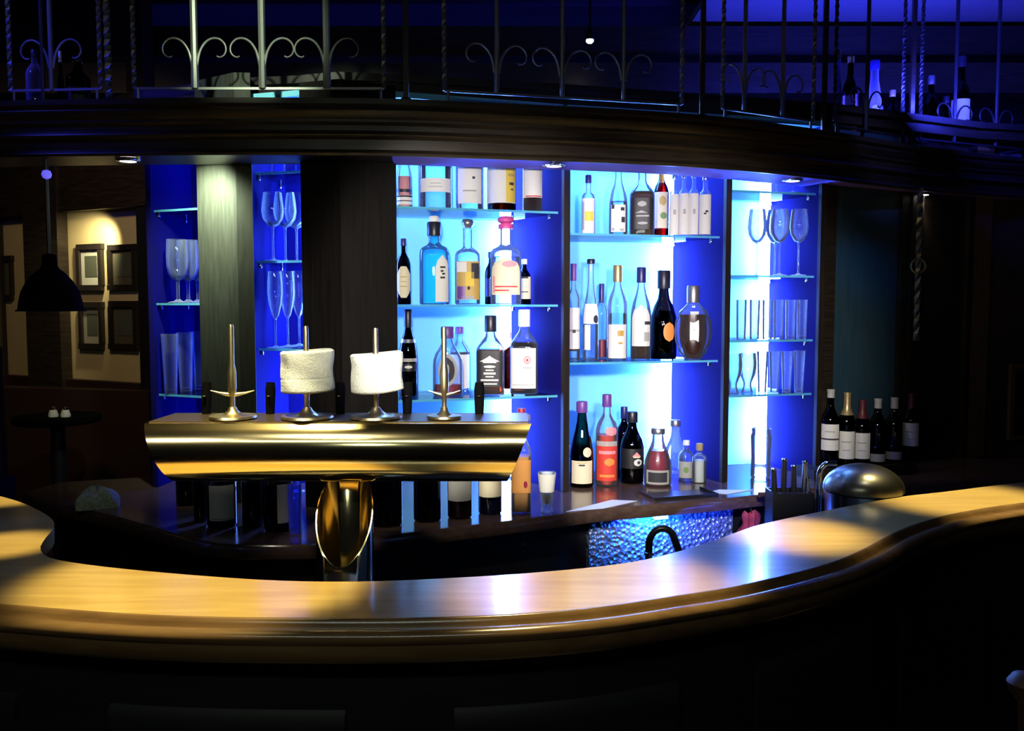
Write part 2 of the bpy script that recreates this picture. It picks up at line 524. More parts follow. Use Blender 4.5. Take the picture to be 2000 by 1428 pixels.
struct('trim_2', alc_box(MB(), -300, 296, 730, 1300, 0.0, 0.05), M['leather'], 'dark red-brown wainscot under the cream wall')
struct('trim_3', alc_box(MB(), -300, 300, -160, 427, 0.0, 0.06), M['wood_dark'], 'dark wood beam above the cream wall')
struct('trim_4', alc_box(MB(), 70, 136, 330, 800, 0.01, 0.07), M['wood_dark'], 'dark wooden upright dividing the cream wall')
struct('trim_5', alc_box(MB(), 288, 330, 330, 900, 0.0, 0.05), M['black'], 'dark edge at the right of the cream wall')
struct('trim_6', alc_box(MB(), -20, 12, 330, 900, 0.01, 0.06), M['wood_dark'], 'dark upright at the far left of the cream wall')


def picture(px0, px1, pyt, pyb, pm, label):
    c = alc((px0 + px1) / 2, pyb, 0.002)
    t = thing('framed_picture', label, 'picture', c, 0, 'framed pictures in the alcove')
    w = (px1 - px0) * 0.13
    h = (pyb - pyt) * 0.12
    f = MB()
    alc_box(f, px0, px1, pyt, pyt + h, 0.001, 0.022); alc_box(f, px0, px1, pyb - h, pyb, 0.001, 0.022)
    alc_box(f, px0, px0 + w, pyt + h, pyb - h, 0.001, 0.022); alc_box(f, px1 - w, px1, pyt + h, pyb - h, 0.001, 0.022)
    obj('frame', f, M['wood_post_brown'], t, True)
    obj('print', alc_box(MB(), px0 + w, px1 - w, pyt + h, pyb - h, 0.001, 0.008), pm, t, True)
    m = alc_box(MB(), px0 + w + 5, px1 - w - 8, pyt + h + 12, pyb - h - 16, 0.008, 0.010)
    obj('print_figure', m, M['picture_fig'], t, True)


M['picture_fig'] = mat('picture_figure', (0.09, 0.10, 0.075), 0.5)
M['picture_lit'] = mat('lit_picture_print', (0.55, 0.56, 0.48), 0.5)  # lamplight put into the print colour of one picture
picture(155, 204, 477, 568, M['picture_lit'], 'framed picture with lamplight in its print colour, upper left of the four on the lit cream wall')
picture(216, 271, 478, 567, M['picture_dark'], 'dark framed picture, upper right of the four on the lit cream wall')
picture(160, 205, 590, 682, M['picture'], 'framed picture with a grey print, lower left of the four on the lit cream wall')
picture(218, 273, 588, 683, M['picture_dark'], 'dark framed picture, lower right of the four on the lit cream wall')
picture(4, 28, 500, 586, M['picture_dark'], 'framed picture on the narrow cream wall behind the pendant lamp')
p = alc(184, 424, 0.15)
spot('picture_lamp', (p.x, p.y, p.z), alc(184, 500, 0.0), 16, (1.0, 0.88, 0.5), 92, 0.9, 0.02)
p = alc(120, 560, 1.1)
spot('alcove_lamp', (p.x - 0.3, p.y, 2.9), alc(150, 640, 0.0), 30, (1.0, 0.74, 0.36), 75, 0.9, 0.1)

# dark seat back and a small table with two pots
bq = plan(-60, 4.45); bq2 = plan(285, 4.22)
t = thing('bench_seat', 'dark red-brown leather bench back under the cream wall', 'bench', (*bq, 0.0))
obj('backrest', MB().slab(bq, bq2, 0.1, 0.45, 1.24, 1), M['leather'], t, True)
obj('seat', MB().slab(bq + Vector((0, -0.29)), bq2 + Vector((0, -0.29)), 0.28, 0.30, 0.46, 1), M['leather'], t, True)
tp = PZ(112, 812, 1.21)
tb = PY(112, 812, 3.92)
t = thing('high_table', 'dark round high table in front of the leather bench', 'table', (tb.x, tb.y, 0))
obj('tabletop', MB().lathe([(0, tb.z - 0.035), (0.17, tb.z - 0.03), (0.18, tb.z - 0.02), (0.175, tb.z), (0, tb.z)], 32), M['black_matt'], t)
obj('pedestal', MB().lathe([(0, 0), (0.2, 0), (0.2, 0.02), (0.04, 0.05), (0.03, tb.z - 0.035), (0, tb.z - 0.035)], 20), M['black'], t)
for px, side in ((104, 'left'), (128, 'right')):
    q = PY(px, 806, 3.88)
    o = thing('salt_shaker', 'small pale shaker on the dark table beside its twin, the %s one' % side, 'shaker', (q.x, 3.88, tb.z), 0, 'shakers on the dark table')
    obj('body', MB().lathe([(0, 0), (0.02, 0), (0.021, 0.01), (0.014, 0.03), (0, 0.03)], 14), M['cap_white'], o)
    obj('cap', MB().lathe([(0, 0.03), (0.011, 0.03), (0.012, 0.038), (0.007, 0.045), (0, 0.047)], 14), M['chrome'], o)

# pendant lamp
pl = PY(100, 608, 3.0)
t = thing('pendant_lamp', 'dark dome pendant lamp hanging in front of the pictures', 'lamp', (pl.x, pl.y, pl.z))
s = 0.107
dome = [(1.0, 0.0), (1.0, 0.03), (0.93, 0.06), (0.90, 0.3), (0.83, 0.6), (0.68, 0.9), (0.48, 1.15), (0.28, 1.32), (0.22, 1.42), (0.20, 1.75), (0.0, 1.8)]
inner = [(0.0, 1.2), (0.4, 1.1), (0.64, 0.86), (0.8, 0.55), (0.87, 0.3), (0.9, 0.06), (0.95, 0.0)]
obj('lamp_shade', MB().lathe([(r * s, z * s) for r, z in inner[::1]] + [(r * s, z * s) for r, z in dome], 36), M['black_matt'], t)
obj('chain', MB().tube([(0, 0, 1.8 * s), (0, 0, 3.2 - pl.z)], 0.007, 8), M['iron_dark'], t)
q = PY(91, 341, 2.99)
obj('chain_hook', MB().lathe([(0, 0), (0.012, 0.005), (0.016, 0.016), (0.012, 0.028), (0, 0.032)], 12, c=(q.x - pl.x, q.y - pl.y, q.z - pl.z - 0.016)), M['lamp_blue'], t)

# post at the far left edge; its blue light is a coloured collar
bp = PY(-6, 930, 3.15)
t = thing('round_post', 'dark round post with blue light coloured onto its collar beyond the left end of the bar', 'post', (bp.x - 0.03, bp.y, 0))
obj('shaft', MB().lathe([(0, 0), (0.07, 0), (0.07, 0.93), (0.06, 1.0), (0.06, 1.5), (0, 1.5)], 20), M['black'], t)
obj('collar', MB().lathe([(0.06, 0.90), (0.085, 0.91), (0.085, 1.03), (0.06, 1.04)], 20), M['blue_panel'], t)

# ================================================================== the canopy
can_px = [(-260, 318), (0, 309), (250, 305.5), (500, 304), (780, 306), (1000, 313), (1200, 320), (1400, 331), (1600, 350), (1800, 373), (2000, 388), (2250, 398)]
CAN = curve_pts([tuple(PZ(a, b, CAN_B)[:2]) for a, b in can_px], 90)
can = thing('bar_canopy', 'long curved dark wood canopy with stepped mouldings over the back bar', 'canopy', (CAN[40].x, CAN[40].y, CAN_B))
prof = [(0.0, 2.130), (0.012, 2.130), (0.016, 2.138), (0.012, 2.146), (0.006, 2.150), (0.006, 2.182), (0.016, 2.188), (0.020, 2.196), (0.016, 2.204), (0.010, 2.210),
        (0.010, 2.226), (0.020, 2.236), (0.020, 2.244), (0.030, 2.256), (0.036, 2.270), (0.030, 2.280), (0.044, 2.288), (0.044, 2.305), (-0.01, 2.305), (-0.02, 2.150)]
obj('fascia', MB().sweep(CAN, prof, 1), M['wood_dark'], can, True)
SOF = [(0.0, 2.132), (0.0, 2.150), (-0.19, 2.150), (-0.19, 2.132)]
i_s = [i for i, c in enumerate(CAN) if c.x > PZ(735, 306, CAN_B).x][0]  # split where the coloured-in blue glow begins
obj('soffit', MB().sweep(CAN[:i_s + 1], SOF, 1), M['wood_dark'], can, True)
obj('soffit', MB().sweep(CAN[i_s:], SOF, 1), M['soffit'], can, True, label='soffit with blue glow in its colour')
obj('top_board', MB().sweep(CAN, [(0.03, 2.29), (0.03, 2.304), (-0.19, 2.304), (-0.19, 2.29)], 1), M['wood_dark'], can, True)


def can_in(px, py, off):
    """plan point behind the canopy front edge"""
    n = len(CAN); out = []
    for i in range(n):
        a, b = CAN[max(i - 1, 0)], CAN[min(i + 1, n - 1)]
        d = (b - a).normalized()
        out.append(Vector((CAN[i].x - d.y * off, CAN[i].y + d.x * off)))
    return on_curve(px, py, out)


CANIN = {}
# recessed spot lamps in the underside
for i, (px, py, lab, pw) in enumerate([(250, 306, 'recessed spotlight under the canopy in front of the picture alcove', 0.5),
                                   (1082, 318, 'recessed spotlight under the canopy above the divider of the bottle bays', 5),
                                   (1548, 350, 'recessed spotlight under the canopy above the stemware bay', 5),
                                   (1802, 375, 'recessed spotlight under the canopy above the dark cabinets', 2)]):
    q = can_in(px, py, 0.05)
    t = thing('recessed_spotlight', lab, 'light', (q.x, q.y, CAN_B), 0, 'spotlights under the canopy')
    obj('ring', MB().lathe([(0.026, 0.001), (0.040, 0.001), (0.040, -0.005), (0.034, -0.009), (0.026, -0.009)], 24), M['chrome'], t)
    obj('lens', MB().lathe([(0, 0.001), (0.026, 0.001), (0.026, -0.007), (0, -0.008)], 24), M['lamp_on'], t)
    spot('canopy_spot', (q.x, q.y, CAN_B - 0.03), (q.x + 0.05, q.y + 0.12, 1.0), pw, PALE, 75, 0.9, 0.02)

# ================================================================== back counter
cnt_px = [(52, 960), (88, 974), (230, 1006), (403, 1054), (498, 1061), (620, 1060), (730, 1046), (900, 1026), (1100, 1002), (1175, 992), (1400, 973), (1500, 962), (1620, 950), (1850, 935), (2100, 925)]
CNT = curve_pts([tuple(PZ(a, b, CNT_Z)[:2]) for a, b in cnt_px], 70)
cnt = thing('back_counter', 'long curved dark wood back counter under the lit shelves', 'counter', (CNT[35].x, CNT[35].y, 0))
back = [(2.6, 4.12), (2.17, 4.02), (2.0, 4.15), (1.0, 4.15), (0.3, 3.95), (-0.5, 3.75), (-1.15, 3.78), (-1.5, 3.60), (-1.78, 3.50)]
edge = [tuple(p) for p in CNT]
obj('worktop', MB().prism(edge + [b for b in back], CNT_Z - 0.044, CNT_Z), M['wood_counter'], cnt, True)
obj('edge_moulding', MB().sweep(CNT, [(-0.01, 0.905), (0.012, 0.905), (0.016, 0.912), (0.016, 0.94), (0.010, 0.9495), (0, 0.9495), (-0.01, 0.94)], 1), M['wood_mould'] if False else M['wood_counter'], cnt, True)
obj('cabinet_front', MB().sweep(CNT, [(-0.10, 0.0), (-0.10, 0.905), (-0.14, 0.905), (-0.14, 0.0)], 1), M['black'], cnt, True)
for px in (560, 860, 1010):
    q = on_curve(px, 1085, [p + Vector((0, 0.0)) for p in CNT])
    obj('door_knob', MB().lathe([(0, 0), (0.008, 0.002), (0.009, 0.008), (0.005, 0.014), (0, 0.016)], 12, c=(q.x + 0.02, q.y + 0.075, 0.84)), M['steel'], cnt, True)

# hammered splash panel with its blue lamp, black spout
i0 = [i for i, p in enumerate(CNT) if p.x >= PZ(1150, 1010, 0.9).x][0]
i1 = [i for i, p in enumerate(CNT) if p.x >= PZ(1445, 990, 0.9).x][0]
seg = CNT[i0:i1 + 1]
M['hammered'] = mat('hammered_metal', (0.26, 0.36, 0.75), 0.34, 0.5)
nt = M['hammered'].node_tree
vz = nt.nodes.new('ShaderNodeTexVoronoi'); vz.inputs['Scale'].default_value = 62
tcx = nt.nodes.new('ShaderNodeTexCoord'); bpn = nt.nodes.new('ShaderNodeBump'); bpn.inputs['Strength'].default_value = 1.0; bpn.inputs['Distance'].default_value = 0.012
nt.links.new(tcx.outputs['Object'], vz.inputs['Vector']); nt.links.new(vz.outputs['Distance'], bpn.inputs['Height']); nt.links.new(bpn.outputs['Normal'], nt.nodes['Principled BSDF'].inputs['Normal'])
t = thing('splashback', 'hammered metal splash panel glowing blue under the back counter', 'panel', (seg[0].x, seg[0].y, 0.55))
obj('sheet', MB().sweep(seg, [(-0.075, 0.55), (-0.075, 0.885), (-0.098, 0.885), (-0.098, 0.55)], 1), M['hammered'], t, True)
q = on_curve(1284, 1030, [p for p in CNT])
obj('lamp', MB().box((q.x + 0.02, q.y + 0.055, 0.887), (0.05, 0.02, 0.012), 0.3), M['lamp_cyan'], t, True)
area('splash_lamp', (q.x + 0.01, q.y + 0.02, 0.893), (q.x + 0.02, q.y + 0.10, 0.75), 1.6, (0.02, 0.45, 1.0), 0.10, 0.02)
area('splash_lamp', (q.x + 0.06, q.y - 0.02, 0.893), (q.x + 0.10, q.y + 0.13, 0.70), 3.2, (0.03, 0.06, 1.0), 0.8, 0.03)
q = PY(1292, 1090, 2.78)
t = thing('bar_tap', 'black gooseneck water tap in front of the blue splash panel', 'tap', (q.x - 0.04, q.y, 0.690))
pts = [(0, 0, 0), (0, 0, 0.20)]
for k in range(13):
    a = PI - PI * k / 12.0 * 0.78
    pts.append((0.042 + 0.042 * math.cos(a), 0.0, 0.205 + 0.052 * math.sin(a)))
pts.append((0.105, 0, 0.155))
obj('spout', MB().tube(pts, 0.0115, 12), M['black_plastic'], t)
obj('ring', MB().lathe([(0.0118, 0.17), (0.015, 0.172), (0.015, 0.18), (0.0118, 0.182)], 14), M['chrome'], t)
sk = thing('sink_cabinet', 'low dark sink cabinet under the black gooseneck tap', 'cabinet', (q.x, q.y, 0))
obj('body', MB().box((0, 0, 0.335), (0.40, 0.26, 0.67)), M['black'], sk)
obj('top', MB().box((0, 0, 0.680), (0.42, 0.28, 0.0195)), M['steel'], sk)
obj('nozzle', MB().tube([(0.098, 0, 0.168), (0.109, 0, 0.148)], 0.0145, 12), M['black_plastic'], t)
obj('lever', MB().tube([(0.0, 0, 0.14), (-0.0, -0.03, 0.19)], 0.006, 8), M['chrome'], t)
obj('base', MB().lathe([(0, 0), (0.024, 0), (0.024, 0.012), (0.014, 0.02), (0.0115, 0.03)], 16), M['black_plastic'], t)

# ================================================================== shelving bays
FL1, FR1, BR1 = plan(775, 3.12), plan(1099, 3.32), plan(991, 3.64)
FR2, BR2 = plan(1413, 3.50), plan(1303, 3.80)
FR3, BR3 = plan(1597, 3.62), plan(1487, 3.92)
FL2, BL2 = plan(1108, 3.325), BR1 + Vector((0.035, 0.0))
FL3, BL3 = plan(1420, 3.505), BR2 + Vector((0.03, 0.0))
BL1 = FL1 + (BR1 - FR1)
L2F, L2R = plan(498, 3.16), plan(592, 3.10)
L1F, L1R = plan(300, 3.40), plan(392, 3.30)
L2B, L2RB = L2F + Vector((0.03, 0.33)), L2R + Vector((0.10, 0.36))
L1B, L1RB = L1F + Vector((0.03, 0.35)), L1R + Vector((0.12, 0.38))
BAYS = {'one': (FL1, FR1, BR1, BL1), 'two': (FL2, FR2, BR2, BL2), 'three': (FL3, FR3, BR3, BL3),
        'left': (L2F, L2R, L2RB, L2B), 'farleft': (L1F, L1R, L1RB, L1B)}
SHELVES = {}


def bay(key, label, led_mat, side_left=False, top_led=True):
    FL, FR, BR, BL = BAYS[key]
    t = thing('shelving_bay', label, 'shelving', (*((FL + FR) / 2), CNT_Z), 0, 'lit bays of the back bar')
    z0, z1 = CNT_Z + 0.001, NICHE_T
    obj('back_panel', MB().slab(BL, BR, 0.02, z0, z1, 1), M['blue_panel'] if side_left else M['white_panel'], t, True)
    if side_left:
        obj('side_panel', MB().slab(FL, BL, 0.02, z0, z1, 1), M['blue_panel'], t, True)
    else:
        obj('side_panel', MB().slab(BR, FR, 0.015, z0, z1, 1), M['blue_panel'], t, True)
        d = (FR - BR).normalized()
        n = Vector((-d.y, d.x))
        q = [FR + d * 0.006, FR - d * 0.03, FR - d * 0.03 + n * 0.022, FR + d * 0.006 + n * 0.022]
        q = [FR + d * 0.012 - n * 0.004, FR - d * 0.004 - n * 0.004, FR - d * 0.004 + n * 0.024, FR + d * 0.012 + n * 0.024]
        obj('stile', MB().prism([tuple(v) for v in q], z0, z1), M['wood_post_brown'], t, True)
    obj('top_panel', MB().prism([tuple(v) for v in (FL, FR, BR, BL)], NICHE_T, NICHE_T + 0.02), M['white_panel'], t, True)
    e = (BR - BL).normalized(); n = Vector((e.y, -e.x))
    c = BR - e * 0.028 + n * 0.060
    obj('led_tube', MB().lathe([(0, z0 + 0.01), (0.023, z0 + 0.01), (0.023, z1 - 0.01), (0, z1 - 0.01)], 14, c=(c.x, c.y, 0)), led_mat, t, True)
    if top_led:
        a, b = BL + e * 0.08 + n * 0.05, BR - e * 0.08 + n * 0.05
        obj('led_strip', MB().tube([(a.x, a.y, NICHE_T - 0.03), (b.x, b.y, NICHE_T - 0.03)], 0.012, 10), M['led_top'], t, True)
    return t


bay('one', 'glowing cyan shelf bay with bottles beside the wide dark post', M['led'])
bay('two', 'glowing cyan shelf bay with bottles between the two slim dark dividers', M['led'])
bay('three', 'narrow glowing shelf bay with stemware beside the dark cabinets', M['led'])
bay('left', 'narrow blue shelf bay with flutes between the two dark posts', M['led'], True, False)
bay('farleft', 'narrow blue shelf bay with beer glasses beside the picture alcove', M['led_soft'], True, False)


def bay_pt(key, px, v, py=600):
    FL, FR, BR, BL = BAYS[key]
    a = FL + (BL - FL) * v; b = FR + (BR - FR) * v
    return on_line(px, py, a, b)


def shelf(key, idx, px, py, label):
    FL, FR, BR, BL = BAYS[key]
    p = bay_pt(key, px, 0.06, py)
    d = ray(px, py)
    z = EYE + d.z * (p.y / d.y)
    SHELVES[(key, idx)] = z
    t = thing('glass_shelf', label, 'shelf', (p.x, p.y, z - 0.008), 0, 'glass shelves of the back bar')
    l = lambda v, u: ((FL + (BL - FL) * v) * (1 - u) + (FR + (BR - FR) * v) * u)
    A, B, C, D = l(0.07, 0.004), l(0.07, 0.992), l(0.97, 0.985), l(0.97, 0.01)
    obj('pane', MB().prism([tuple(v) for v in (A, B, C, D)], z - 0.008, z), M['shelfglass'], t, True)
    A2, B2 = l(0.06, 0.004), l(0.06, 0.992)
    obj('front_edge', MB().prism([tuple(v) for v in (A2, B2, B, A)], z - 0.008, z), M['shelfedge'], t, True)
    for v in (0.15, 0.8):
        u = 0.02 if key in ('left', 'farleft') else 0.972
        c = l(v, u)
        obj('clip', MB().lathe([(0, z - 0.024), (0.006, z - 0.024), (0.0065, z - 0.02), (0.005, z - 0.0085), (0, z - 0.0085)], 10, c=(c.x, c.y, 0)), M['chrome'], t, True)
    return z


for key, idx, px, py, lab in [
    ('one', 1, 940, 408, 'top glass shelf of the bottle bay beside the wide dark post'),
    ('one', 2, 940, 595, 'middle glass shelf of the bottle bay beside the wide dark post'),
    ('one', 3, 940, 777, 'lowest glass shelf of the bottle bay beside the wide dark post'),
    ('two', 1, 1250, 458, 'upper glass shelf of the bottle bay between the slim dividers'),
    ('two', 2, 1250, 706, 'lower glass shelf of the bottle bay between the slim dividers'),
    ('three', 0, 1510, 374, 'topmost glass shelf of the stemware bay near the canopy'),
    ('three', 1, 1510, 538, 'glass shelf carrying the wine glasses in the bay beside the dark cabinets'),
    ('three', 2, 1510, 664, 'glass shelf carrying the straight tumblers in the bay beside the dark cabinets'),
    ('three', 3, 1510, 770, 'lowest glass shelf of the bay beside the dark cabinets'),
    ('left', 0, 545, 335, 'topmost glass shelf of the narrow bay between the dark posts'),
    ('left', 1, 545, 509, 'middle glass shelf of the narrow bay between the dark posts'),
    ('left', 2, 545, 681, 'lowest glass shelf of the narrow bay between the dark posts'),
    ('farleft', 1, 345, 408, 'empty top glass shelf of the bay beside the picture alcove'),
    ('farleft', 2, 345, 592, 'middle glass shelf of the bay beside the picture alcove'),
    ('farleft', 3, 345, 771, 'lowest glass shelf of the bay beside the picture alcove')]:
    shelf(key, idx, px, py, lab)
for k in BAYS:
    SHELVES[(k, 'c')] = CNT_Z

# the two dark posts
t = thing('wooden_post', 'square dark post with a pale grey lit face between the two blue bays', 'post', (*plan(440, 3.25), CNT_Z))
pa = [plan(390, 3.235), plan(466, 3.115), plan(497, 3.12), plan(497, 3.12) + Vector((-0.03, 0.12)), plan(390, 3.235) + Vector((0.02, 0.10))]
obj('shaft', MB().prism([tuple(v) for v in pa], CNT_Z + 0.001, 2.44), M['wood_post'], t, True)
t = thing('wooden_post', 'wide dark post between the flute bay and the first bottle bay', 'post', (*plan(680, 3.2), CNT_Z))
pb = [plan(591, 3.07), plan(668, 3.02), plan(776, 3.11), plan(776, 3.11) + Vector((-0.03, 0.12)), plan(591, 3.07) + Vector((0.03, 0.16))]
obj('shaft', MB().prism([tuple(v) for v in pb], CNT_Z + 0.001, 2.395), M['wood_black'], t, True)
# header boards above the bays
t = thing('shelf_header', 'dark header board along the top of the back bar shelving', 'board', (*plan(1000, 3.4), NICHE_T + 0.021))
hd = [plan(280, 3.42), plan(392, 3.32), plan(466, 3.24), plan(590, 3.20), plan(668, 3.15), plan(775, 3.18), plan(1099, 3.32), plan(1413, 3.5), plan(1600, 3.62), plan(1900, 4.0), plan(2200, 4.2)]
obj('board', MB().sweep([tuple(p) for p in hd], [(0.0, NICHE_T + 0.021), (0.0, NICHE_T + 0.075), (-0.42, NICHE_T + 0.075), (-0.42, NICHE_T + 0.021)], 1), M['wood_dark'], t, True)
obj('cap_moulding', MB().sweep([tuple(p) for p in hd], [(0.0, NICHE_T + 0.062), (0.02, NICHE_T + 0.062), (0.02, NICHE_T + 0.088), (-0.40, NICHE_T + 0.088), (-0.40, NICHE_T + 0.076), (0.0, NICHE_T + 0.076)], 1), M['wood_post_brown'], t, True)

# ================================================================== dark cabinets at the right
CR = [plan(1604, 3.66), plan(1770, 3.90), plan(1892, 4.08), plan(1932, 4.10), plan(2300, 4.35)]
t = thing('dark_cabinet', 'tall dark wood cabinet beside the stemware bay', 'cabinet', (*CR[0], CNT_Z))
obj('frame', MB().slab(CR[0], CR[1], 0.3, CNT_Z + 0.001, 2.42, 1), M['wood_post_brown'], t, True)
d = (CR[1] - CR[0]).normalized(); n = Vector((d.y, -d.x))
L = (CR[1] - CR[0]).length
for a, b, nm in ((0.0, 0.06, 'stile'), (L - 0.06, L, 'stile')):
    obj(nm, MB().slab(CR[0] + d * a + n * 0.015, CR[0] + d * b + n * 0.015, 0.015, CNT_Z + 0.001, 2.42, 1), M['wood_dark'], t, True)
M['cab_gloss'] = grain(mat('teal_black_lacquer', (0.02, 0.05, 0.08), 0.4), (0.03, 0.07, 0.105), (40, 40, 2), noise=3)
obj('door', MB().slab(CR[0] + d * 0.075 + n * 0.008, CR[0] + d * (L - 0.075) + n * 0.008, 0.008, CNT_Z + 0.06, 2.36, 1), M['cab_gloss'], t, True)
spot('cabinet_sheen', tuple(plan(1600, 3.05)) + (2.05,), tuple(plan(1690, 3.77)) + (1.78,), 9, (0.04, 0.36, 1.0), 22, 1.0)
t = thing('dark_cabinet', 'dark panelled cabinet behind the twisted iron rod', 'cabinet', (*CR[1], CNT_Z))
obj('frame', MB().slab(CR[1], CR[2], 0.3, CNT_Z + 0.001, 2.42, 1), M['wood_dark'], t, True)
d = (CR[2] - CR[1]).normalized(); n = Vector((d.y, -d.x)); L = (CR[2] - CR[1]).length
for a, b in ((0.0, 0.07), (L - 0.04, L)):
    obj('stile', MB().slab(CR[1] + d * a + n * 0.02, CR[1] + d * b + n * 0.02, 0.02, CNT_Z + 0.001, 2.42, 1), M['wood_post_brown'], t, True)
t = thing('wooden_post', 'brown wooden post beyond the dark cabinets at the right', 'post', (*CR[2], 0))
M['post_olive'] = grain(mat('olive_brown_wood', (0.12, 0.075, 0.03), 0.5), (0.19, 0.125, 0.05), (40, 40, 2))
obj('shaft', MB().slab(CR[2] + Vector((0.005, -0.02)), CR[3], 0.12, CNT_Z + 0.001, 2.42, 1), M['post_olive'], t, True)
struct('wall_niche', MB().slab(CR[3] + Vector((0.01, 0.05)), CR[4], 0.08, 0.0, 2.42, 1), grain(mat('brown_panelling', (0.045, 0.032, 0.02), 0.6), (0.07, 0.05, 0.03), (30, 30, 2)), 'dim brown panelled wall at the right edge')
q0 = PY(1965, 850, 4.07); q1 = PY(2060, 850, 4.12)
t = thing('framed_picture', 'dark picture in a pale brown frame on the right-hand wall', 'picture', (q0.x, q0.y, q0.z - 0.1))
za, zb = PY(1980, 720, 4.07).z, PY(1980, 850, 4.07).z
f = MB().slab((q0.x, q0.y), (q1.x, q1.y), 0.02, zb - 0.02, zb, -1)
f.slab((q0.x, q0.y), (q1.x, q1.y), 0.02, za, za + 0.02, -1)
dd = (Vector(q1[:2]) - Vector(q0[:2])).normalized() * 0.02
f.slab((q0.x, q0.y), (q0.x + dd.x, q0.y + dd.y), 0.02, zb, za, -1); f.slab((q1.x - dd.x, q1.y - dd.y), (q1.x, q1.y), 0.02, zb, za, -1)
obj('frame', f, M['post_olive'], t, True)
obj('print', MB().slab((q0.x + dd.x, q0.y + dd.y), (q1.x - dd.x, q1.y - dd.y), 0.008, zb, za, -1), M['black'], t, True)
spot('right_wall_lamp', (1.9, 3.3, 2.9), (2.1, 4.05, 1.3), 4, (1.0, 0.75, 0.35), 50, 1.0)

# twisted iron rod hanging by the cabinets
q = PY(1797, 400, 3.75)
t = thing('twisted_rod', 'slim twisted iron rod hanging in front of the dark cabinets', 'rod', (q.x, q.y, 1.50))
obj('bar', MB().tube([(0, 0, 0.03 * k) for k in range(0, int((CAN_B - 1.50) / 0.03) + 1)] + [(0, 0, CAN_B - 1.50)], 0.013, 4, True, True, 30), M['iron'], t)
obj('ring', MB().tube([(0.03 * math.sin(a), 0, 0.31 + 0.03 * math.cos(a)) for a in [2 * PI * k / 20 for k in range(21)]], 0.005, 8), M['iron'], t)

# ================================================================== the front bar
inn_px = [(-330, 905), (-150, 936), (0, 969), (70, 994), (106, 1022), (84, 1058), (80, 1076), (110, 1093), (250, 1112), (500, 1132), (700, 1136), (900, 1128), (1050, 1118), (1200, 1103), (1300, 1084), (1400, 1054), (1480, 1026), (1600, 1000), (1750, 972), (1850, 960), (2000, 942), (2250, 918)]
out_px = [(-1500, 1000), (-800, 1105), (-400, 1148), (0, 1181), (250, 1200), (450, 1207), (700, 1209), (850, 1207), (1000, 1201), (1150, 1189), (1300, 1168), (1450, 1143), (1600, 1106), (1680, 1076), (1740, 1043), (1800, 1020), (1880, 1001), (2000, 983), (2300, 950), (2600, 930)]
NB = 140
INN = curve_pts([tuple(PZ(a, b, BAR_Z)[:2]) for a, b in inn_px], NB)
OUT = curve_pts([tuple(PZ(a, b, BAR_Z)[:2]) for a, b in out_px], NB)
bar = thing('bar_counter', 'curved honey-oak front bar with a rolled moulded edge and black panelled front', 'bar', (OUT[60].x, OUT[60].y, 0))
obj('worktop', MB().strip([(p.x, p.y, BAR_Z) for p in INN], [(p.x, p.y, BAR_Z) for p in OUT], 0.045), M['wood_bar'], bar, True)
mp = [(-0.002, 1.046), (0.002, 1.0525), (0.007, 1.0545), (0.012, 1.0525), (0.015, 1.044), (0.020, 1.036), (0.030, 1.036), (0.034, 1.041), (0.041, 1.0455), (0.050, 1.0465), (0.058, 1.0445), (0.0645, 1.039), (0.067, 1.032), (0.065, 1.024), (0.0615, 1.020), (0.0635, 1.012), (0.062, 0.995), (0.056, 0.985), (-0.002, 0.985)]
obj('edge_moulding', MB().sweep(OUT, mp, 1), M['wood_mould'], bar, True, smooth=50)
obj('front_panel', MB().sweep(OUT, [(-0.02, 0.0), (0.02, 0.0), (0.02, 0.985), (-0.02, 0.985)], 1), M['bar_front'], bar, True)
obj('frieze_moulding', MB().sweep(OUT, [(0.02, 0.955), (0.034, 0.960), (0.044, 0.975), (0.044, 0.985), (0.02, 0.985)], 1), M['bar_front'], bar, True)
obj('inner_panel', MB().sweep(INN, [(0.03, 0.0), (0.03, 1.004), (0.06, 1.004), (0.06, 0.0)], 1), M['blue_panel'] if False else M['black'], bar, True)
# raised panels on the front
k = 34
while k < 125:
    sgm = OUT[k:k + 10]
    obj('raised_panel', MB().sweep(sgm, [(0.02, 0.20), (0.03, 0.21), (0.034, 0.24), (0.034, 0.84), (0.03, 0.87), (0.02, 0.88)], 1), M['bar_front'], bar, True)
    k += 13

# service worktop behind the bar
sv = [p for p in INN[34:118] if p.x < 0.42 and p.x > -1.0]
t = thing('service_worktop', 'dark low worktop behind the front bar under the tap fixture', 'worktop', (sv[30].x, sv[30].y, 0.0))
UND_Z = 0.78
obj('slab', MB().sweep(sv, [(0.025, UND_Z - 0.04), (0.025, UND_Z), (-0.34, UND_Z), (-0.34, UND_Z - 0.04)], 1), M['black'], t, True)
obj('cabinet', MB().sweep(sv, [(0.025, 0.0), (0.025, UND_Z - 0.04), (-0.30, UND_Z - 0.04), (-0.30, 0.0)], 1), M['black'], t, True)

